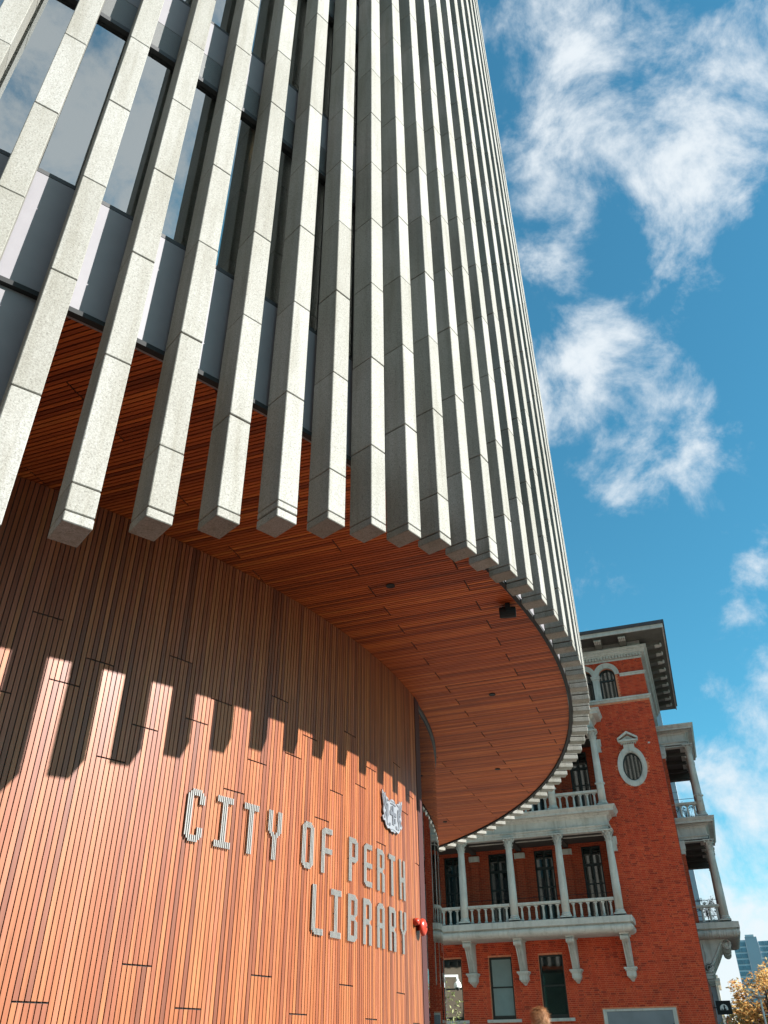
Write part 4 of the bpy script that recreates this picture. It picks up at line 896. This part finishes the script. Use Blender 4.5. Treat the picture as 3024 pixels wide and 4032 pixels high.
b = MB(); b.prism([(-.15, 1.75), (-.08, 1.75), (-.03, 1.92), (.02, 1.75), (.08, 1.75), (.13, 2.0), (.06, 2.02), (.04, 1.92), (-.01, 2.02), (-.06, 1.9), (-.12, 2.0)], lambda p, t: (p[0], t, p[1] + CAMZ), -.026, -.0205); b.build('print', M['white'], bn)
# neighbouring cream building with a cornice and a low canopy
nb = thing('cream_building', 'narrow grey and cream classical building beyond the brick corner', 'building', herpt(-2.2, 70, 0), UA)
M['cream'] = plain('cream_render', (.62, .56, .46), .8, .1)
b = MB(); b.box(-4, 1.95, 0, 9, 0, E0(4.5)); b.build('wall', M['greyboard'], nb)
b = MB(); b.box(1.951, 2.12, -.25, 9, 0, E0(4.55)); b.build('quoin', M['cream'], nb)
b = MB(); b.box(-4, 2.3, -.5, 9.3, E0(4.55), E0(4.75)); b.box(-4, 2.2, -.35, 9.2, E0(4.751), E0(4.95)); b.box(1.95, 2.28, -.4, .2, E0(4.3), E0(4.549)); b.build('cornice', M['cream'], nb)
b = MB(); b.box(1.7, 5.4, -2.4, -.5, E0(1.72), E0(1.95)); b.box(5.2, 5.3, -.7, -.6, 0, E0(1.72)); b.box(1.8, 1.9, -.7, -.6, 0, E0(1.72)); b.build('canopy', M['white'], nb)
for k in range(3):
    b = MB(); b.box(-1.2 + 1.05 * k, -.5 + 1.05 * k, -.02, .05, E0(2.4), E0(3.9)); b.build('window', M['darkpane'], nb)
fg = thing('cafe_umbrella', 'folded white cafe umbrella with an orange strap under the black sign', 'umbrella', herpt(.25, 62, 0))
b = MB(); b.lathe([(.03, 0), (.03, 1.4), (.16, 1.5), (.30, E0(1.0)), (.27, E0(1.7)), (.13, E0(2.15)), (.03, E0(2.3))], n=14); b.build('canopy', M['white'], fg)
b = MB(); b.box(-.34, -.18, -.2, .05, E0(1.2), E0(2.1)); b.build('strap', m_b, fg)
# far apartment block
ap = thing('apartment_block', 'distant grey apartment block with blue glass balconies', 'building', (219.5, 558.4, 0), R_(-21.5))
m_conc = plain('pale_concrete', (.42, .46, .50), .8, .06, .2); m_lt = plain('light_concrete', (.62, .65, .68), .8, .06, .2)
b = MB(); b.box(-.2, 6.6, -.6, 14, 0, E0(62)); b.build('stair_core', m_conc, ap)
b = MB(); b.box(-7.6, -.25, .6, 14, 0, E0(60.6)); b.box(6.65, 16, .6, 14, 0, E0(59.6)); b.build('wall', m_lt, ap)
b = MB(); b.box(.2, 5.2, -.9, 3, E0(62.02), E0(63.2)); b.build('plant_room', m_lt, ap)
m_gl = plain('blue_glass', (.14, .27, .33), .3, .3, .6)
for fl in range(17):
    z = E0(57.2 - 3.15 * fl)
    for x0_, x1_ in ((-7.3, -4.2), (-4.0, -.6), (7.0, 10.2), (10.5, 13.6)):
        b = MB(); b.box(x0_, x1_, .3, .58, z, z + 2.2); b.build('window', m_gl, ap)
# tall grey slab behind the brick tower
gs = thing('grey_tower', 'plain pale grey office slab showing behind the brick tower and side balconies', 'building', herpt(-6, 95, 0), UA)
b = MB(); b.box(-8, 5.85, 0, 12, 0, E0(33.0)); b.build('wall', plain('pale_grey_cladding', (.40, .42, .45), .7, .04, .3), gs)
for k in range(9):
    b = MB(); b.box(-8, 5.86, -.03, -.001, E0(2.4 + 3.6 * k), E0(2.46 + 3.6 * k)); b.build('panel_joint', M['greyboard'], gs)

# surveillance camera on a slim post
pz = thing('surveillance_camera', 'white dome surveillance camera on a short arm beyond the curved glass', 'camera', (1.12, 19.2, 0))
zc_ = E0(1.48)
b = MB(); b.lathe([(.05, 0), (.045, zc_ + .05)], n=10); b.build('post', M['frame'], pz)
b = MB(); b.box(0, .31, -.02, .02, zc_ - .02, zc_ + .02); b.box(.27, .31, -.02, .02, zc_ - .09, zc_ - .021); b.build('arm', M['white'], pz)
b = MB(); b.lathe([(.03, .02), (.035, -.02), (.065, -.05), (.075, -.09), (.075, -.13)], (.29, 0, zc_ - .08), 18); b.build('housing', M['white'], pz)
b = MB(); b.ball((.29, 0, zc_ - .215), .055, 14, 8); b.build('dome', M['darkpane'], pz, smooth=True)

# ------------------------------------------------------------------ person whose hair shows at the lower edge
pe = thing('person', 'person with ginger blond hair standing in front of the brick building', 'person', (1.64, 10.37, 0), R_(180))
m_skin = plain('skin', (.55, .32, .23), .5, .06); m_hair = plain('ginger_hair', (.34, .16, .065), .55, .3, 40); m_coat = plain('navy_coat', (.03, .04, .07), .8); m_jean = plain('denim', (.05, .07, .13), .8)
me = bpy.data.meshes.new('body')
J = [((0, 0, .93), .15), ((0, 0, 1.12), .14), ((0, .01, 1.35), .16), ((0, .0, 1.47), .09), ((0, -.01, 1.53), .055), ((0, -.015, 1.58), .06),
     ((.09, 0, .88), .095), ((.10, -.01, .48), .06), ((.10, .02, .08), .042), ((.10, -.14, .04), .035), ((-.09, 0, .88), .095), ((-.10, -.01, .48), .06), ((-.10, .02, .08), .042), ((-.10, -.14, .04), .035),
     ((.19, 0, 1.42), .065), ((.23, .02, 1.14), .046), ((.24, -.04, .90), .034), ((.24, -.06, .82), .03), ((-.19, 0, 1.42), .065), ((-.23, .02, 1.14), .046), ((-.24, -.04, .90), .034), ((-.24, -.06, .82), .03)]
ED = [(0, 1), (1, 2), (2, 3), (3, 4), (4, 5), (0, 6), (6, 7), (7, 8), (8, 9), (0, 10), (10, 11), (11, 12), (12, 13), (2, 14), (14, 15), (15, 16), (16, 17), (2, 18), (18, 19), (19, 20), (20, 21)]
for sgn, w0 in ((1, 17), (-1, 21)):                # five fingers on each hand
    for q, (dy, ln) in enumerate(((-.035, .05), (-.02, .075), (-.005, .08), (.01, .075), (.022, .06))):
        J.append(((sgn * .24, -.06 + dy, .80 - ln * .5), .010)); J.append(((sgn * .235, -.065 + dy * 1.15, .80 - ln), .008)); ED += [(w0, len(J) - 2), (len(J) - 2, len(J) - 1)]
me.from_pydata([j[0] for j in J], ED, []); me.materials.append(m_coat)
bo = obj('body', me, pe); sk = bo.modifiers.new('skin', 'SKIN'); ss = bo.modifiers.new('smooth', 'SUBSURF'); ss.levels = ss.render_levels = 1
for i, sv in enumerate(me.skin_vertices[0].data): sv.radius = (J[i][1], J[i][1]); sv.use_root = (i == 0)
HZ = 1.66
b = MB()
for i in range(15):
    ph = math.pi * i / 14
    for k in range(20):
        a = 2 * math.pi * k / 20; x, y, z = math.sin(ph) * math.cos(a), math.sin(ph) * math.sin(a), -math.cos(ph)
        w_ = .074 * (1 - .20 * max(0, -z)); nose = .022 * math.exp(-((a - 1.5 * math.pi) / .16) ** 2 - ((z + .12) / .16) ** 2); eye = -.008 * (math.exp(-((a - 1.5 * math.pi - .42) / .16) ** 2 - ((z - .08) / .1) ** 2) + math.exp(-((a - 1.5 * math.pi + .42) / .16) ** 2 - ((z - .08) / .1) ** 2))
        rr_ = 1 + (nose + eye) / .09; b.v.append((x * w_ * rr_, y * .094 * rr_, HZ + z * .118))
for i in range(14):
    for k in range(20): b.face([i * 20 + k, i * 20 + (k + 1) % 20, i * 20 + 20 + (k + 1) % 20, i * 20 + 20 + k])
hd = b.build('head', m_skin, pe, smooth=True)
b = MB()
for s in (-1, 1): b.ball((s * .076, .008, HZ - .01), .024, 8, 6)
b.build('ear', m_skin, hd, smooth=True)
b = MB(); b.ball((-.028, -.083, HZ + .010), .010, 8, 6); b.ball((.028, -.083, HZ + .010), .010, 8, 6); b.build('eye', M['darkpane'], hd)
b = MB(); b.tube([(-.024, -.085, HZ - .055), (0, -.090, HZ - .057), (.024, -.085, HZ - .055)], .006, 6); b.build('mouth', plain('lips', (.45, .16, .13), .5), hd)
rr = random.Random(4); b = MB(); b.ball((0, .012, HZ + .022), .092, 20, 14, (1, 1, 1.18))
for k in range(2600):
    d = Vector((rr.gauss(0, 1), rr.gauss(0, 1) + .35, rr.gauss(0, 1) + .55)).normalized()
    if d.y < -.55 and d.z < .35: continue
    p = Vector((d.x * .09, .012 + d.y * .09, HZ + .022 + d.z * .106)); t_ = (Vector((rr.gauss(0, .5), rr.gauss(0, .5), -.4)) - d * d.dot(Vector((0, 0, -.4)))).normalized()
    w_ = d.cross(t_) * .0022; tip = p + t_ * rr.uniform(.02, .05) + d * rr.uniform(.004, .026); n_ = b.pts([p - w_, p + w_, tip]); b.face([n_, n_ + 1, n_ + 2])
hb = b.build('hair', m_hair, pe)
b = MB(); b.lathe([(.06, .10), (.075, .45), (.098, .84), (.06, .93)], (.097, .0, 0), 14); b.lathe([(.06, .10), (.075, .45), (.098, .84), (.06, .93)], (-.097, .0, 0), 14); b.build('trousers', m_jean, pe)

# ------------------------------------------------------------------ out-of-view buildings added to block or bounce light
def block(name, label, x0, x1, y0, y1, h, mat, cat='building'):
    t = thing(name, label, cat, ((x0 + x1) / 2, (y0 + y1) / 2, 0)); hx, hy = (x1 - x0) / 2, (y1 - y0) / 2
    b = MB(); b.box(-hx, hx, -hy, hy, 0, h); b.build('wall', mat, t)
    b = MB(); b.box(-hx - .4, hx + .4, -hy - .4, hy + .4, h + .002, h + .6); b.build('parapet', M['greyboard'], t)
    for i in range(int(2 * hx / 4)):
        for k in range(int(h / 4)):
            b = MB(); x = -hx + 2 + 4 * i; b.box(x - .8, x + .8, hy + .005, hy + .06, 1.2 + 4 * k, 3.2 + 4 * k); b.build('window', M['darkpane'], t)
    return t
block('sky_blocking_hall', 'unseen dark brick hall added behind the camera to cut sky light', -34, 6, -30, -16, 14, M['farbrick'])  # out of view, added to dim sky light on the shaded library faces

of = block('shading_tower', 'unseen tall block added to shade the right side of the brick building', 0, 18, -9, 9, 40, M['greyboard'])  # out of view, added to keep sun off the right-hand balconies
of.location = herpt(31, 48, 0); of.rotation_euler = (0, 0, UA)

sb = block('bounce_block', 'unseen pale sandstone block added to bounce warm light onto the fins', -12, 12, -22, 22, 20, plain('warm_sandstone', (.48, .40, .29), .8, .15, 1.2))  # out of view, added as a sunlit reflector for the shaded fin sides
sb.location = (-46, -22, 0)
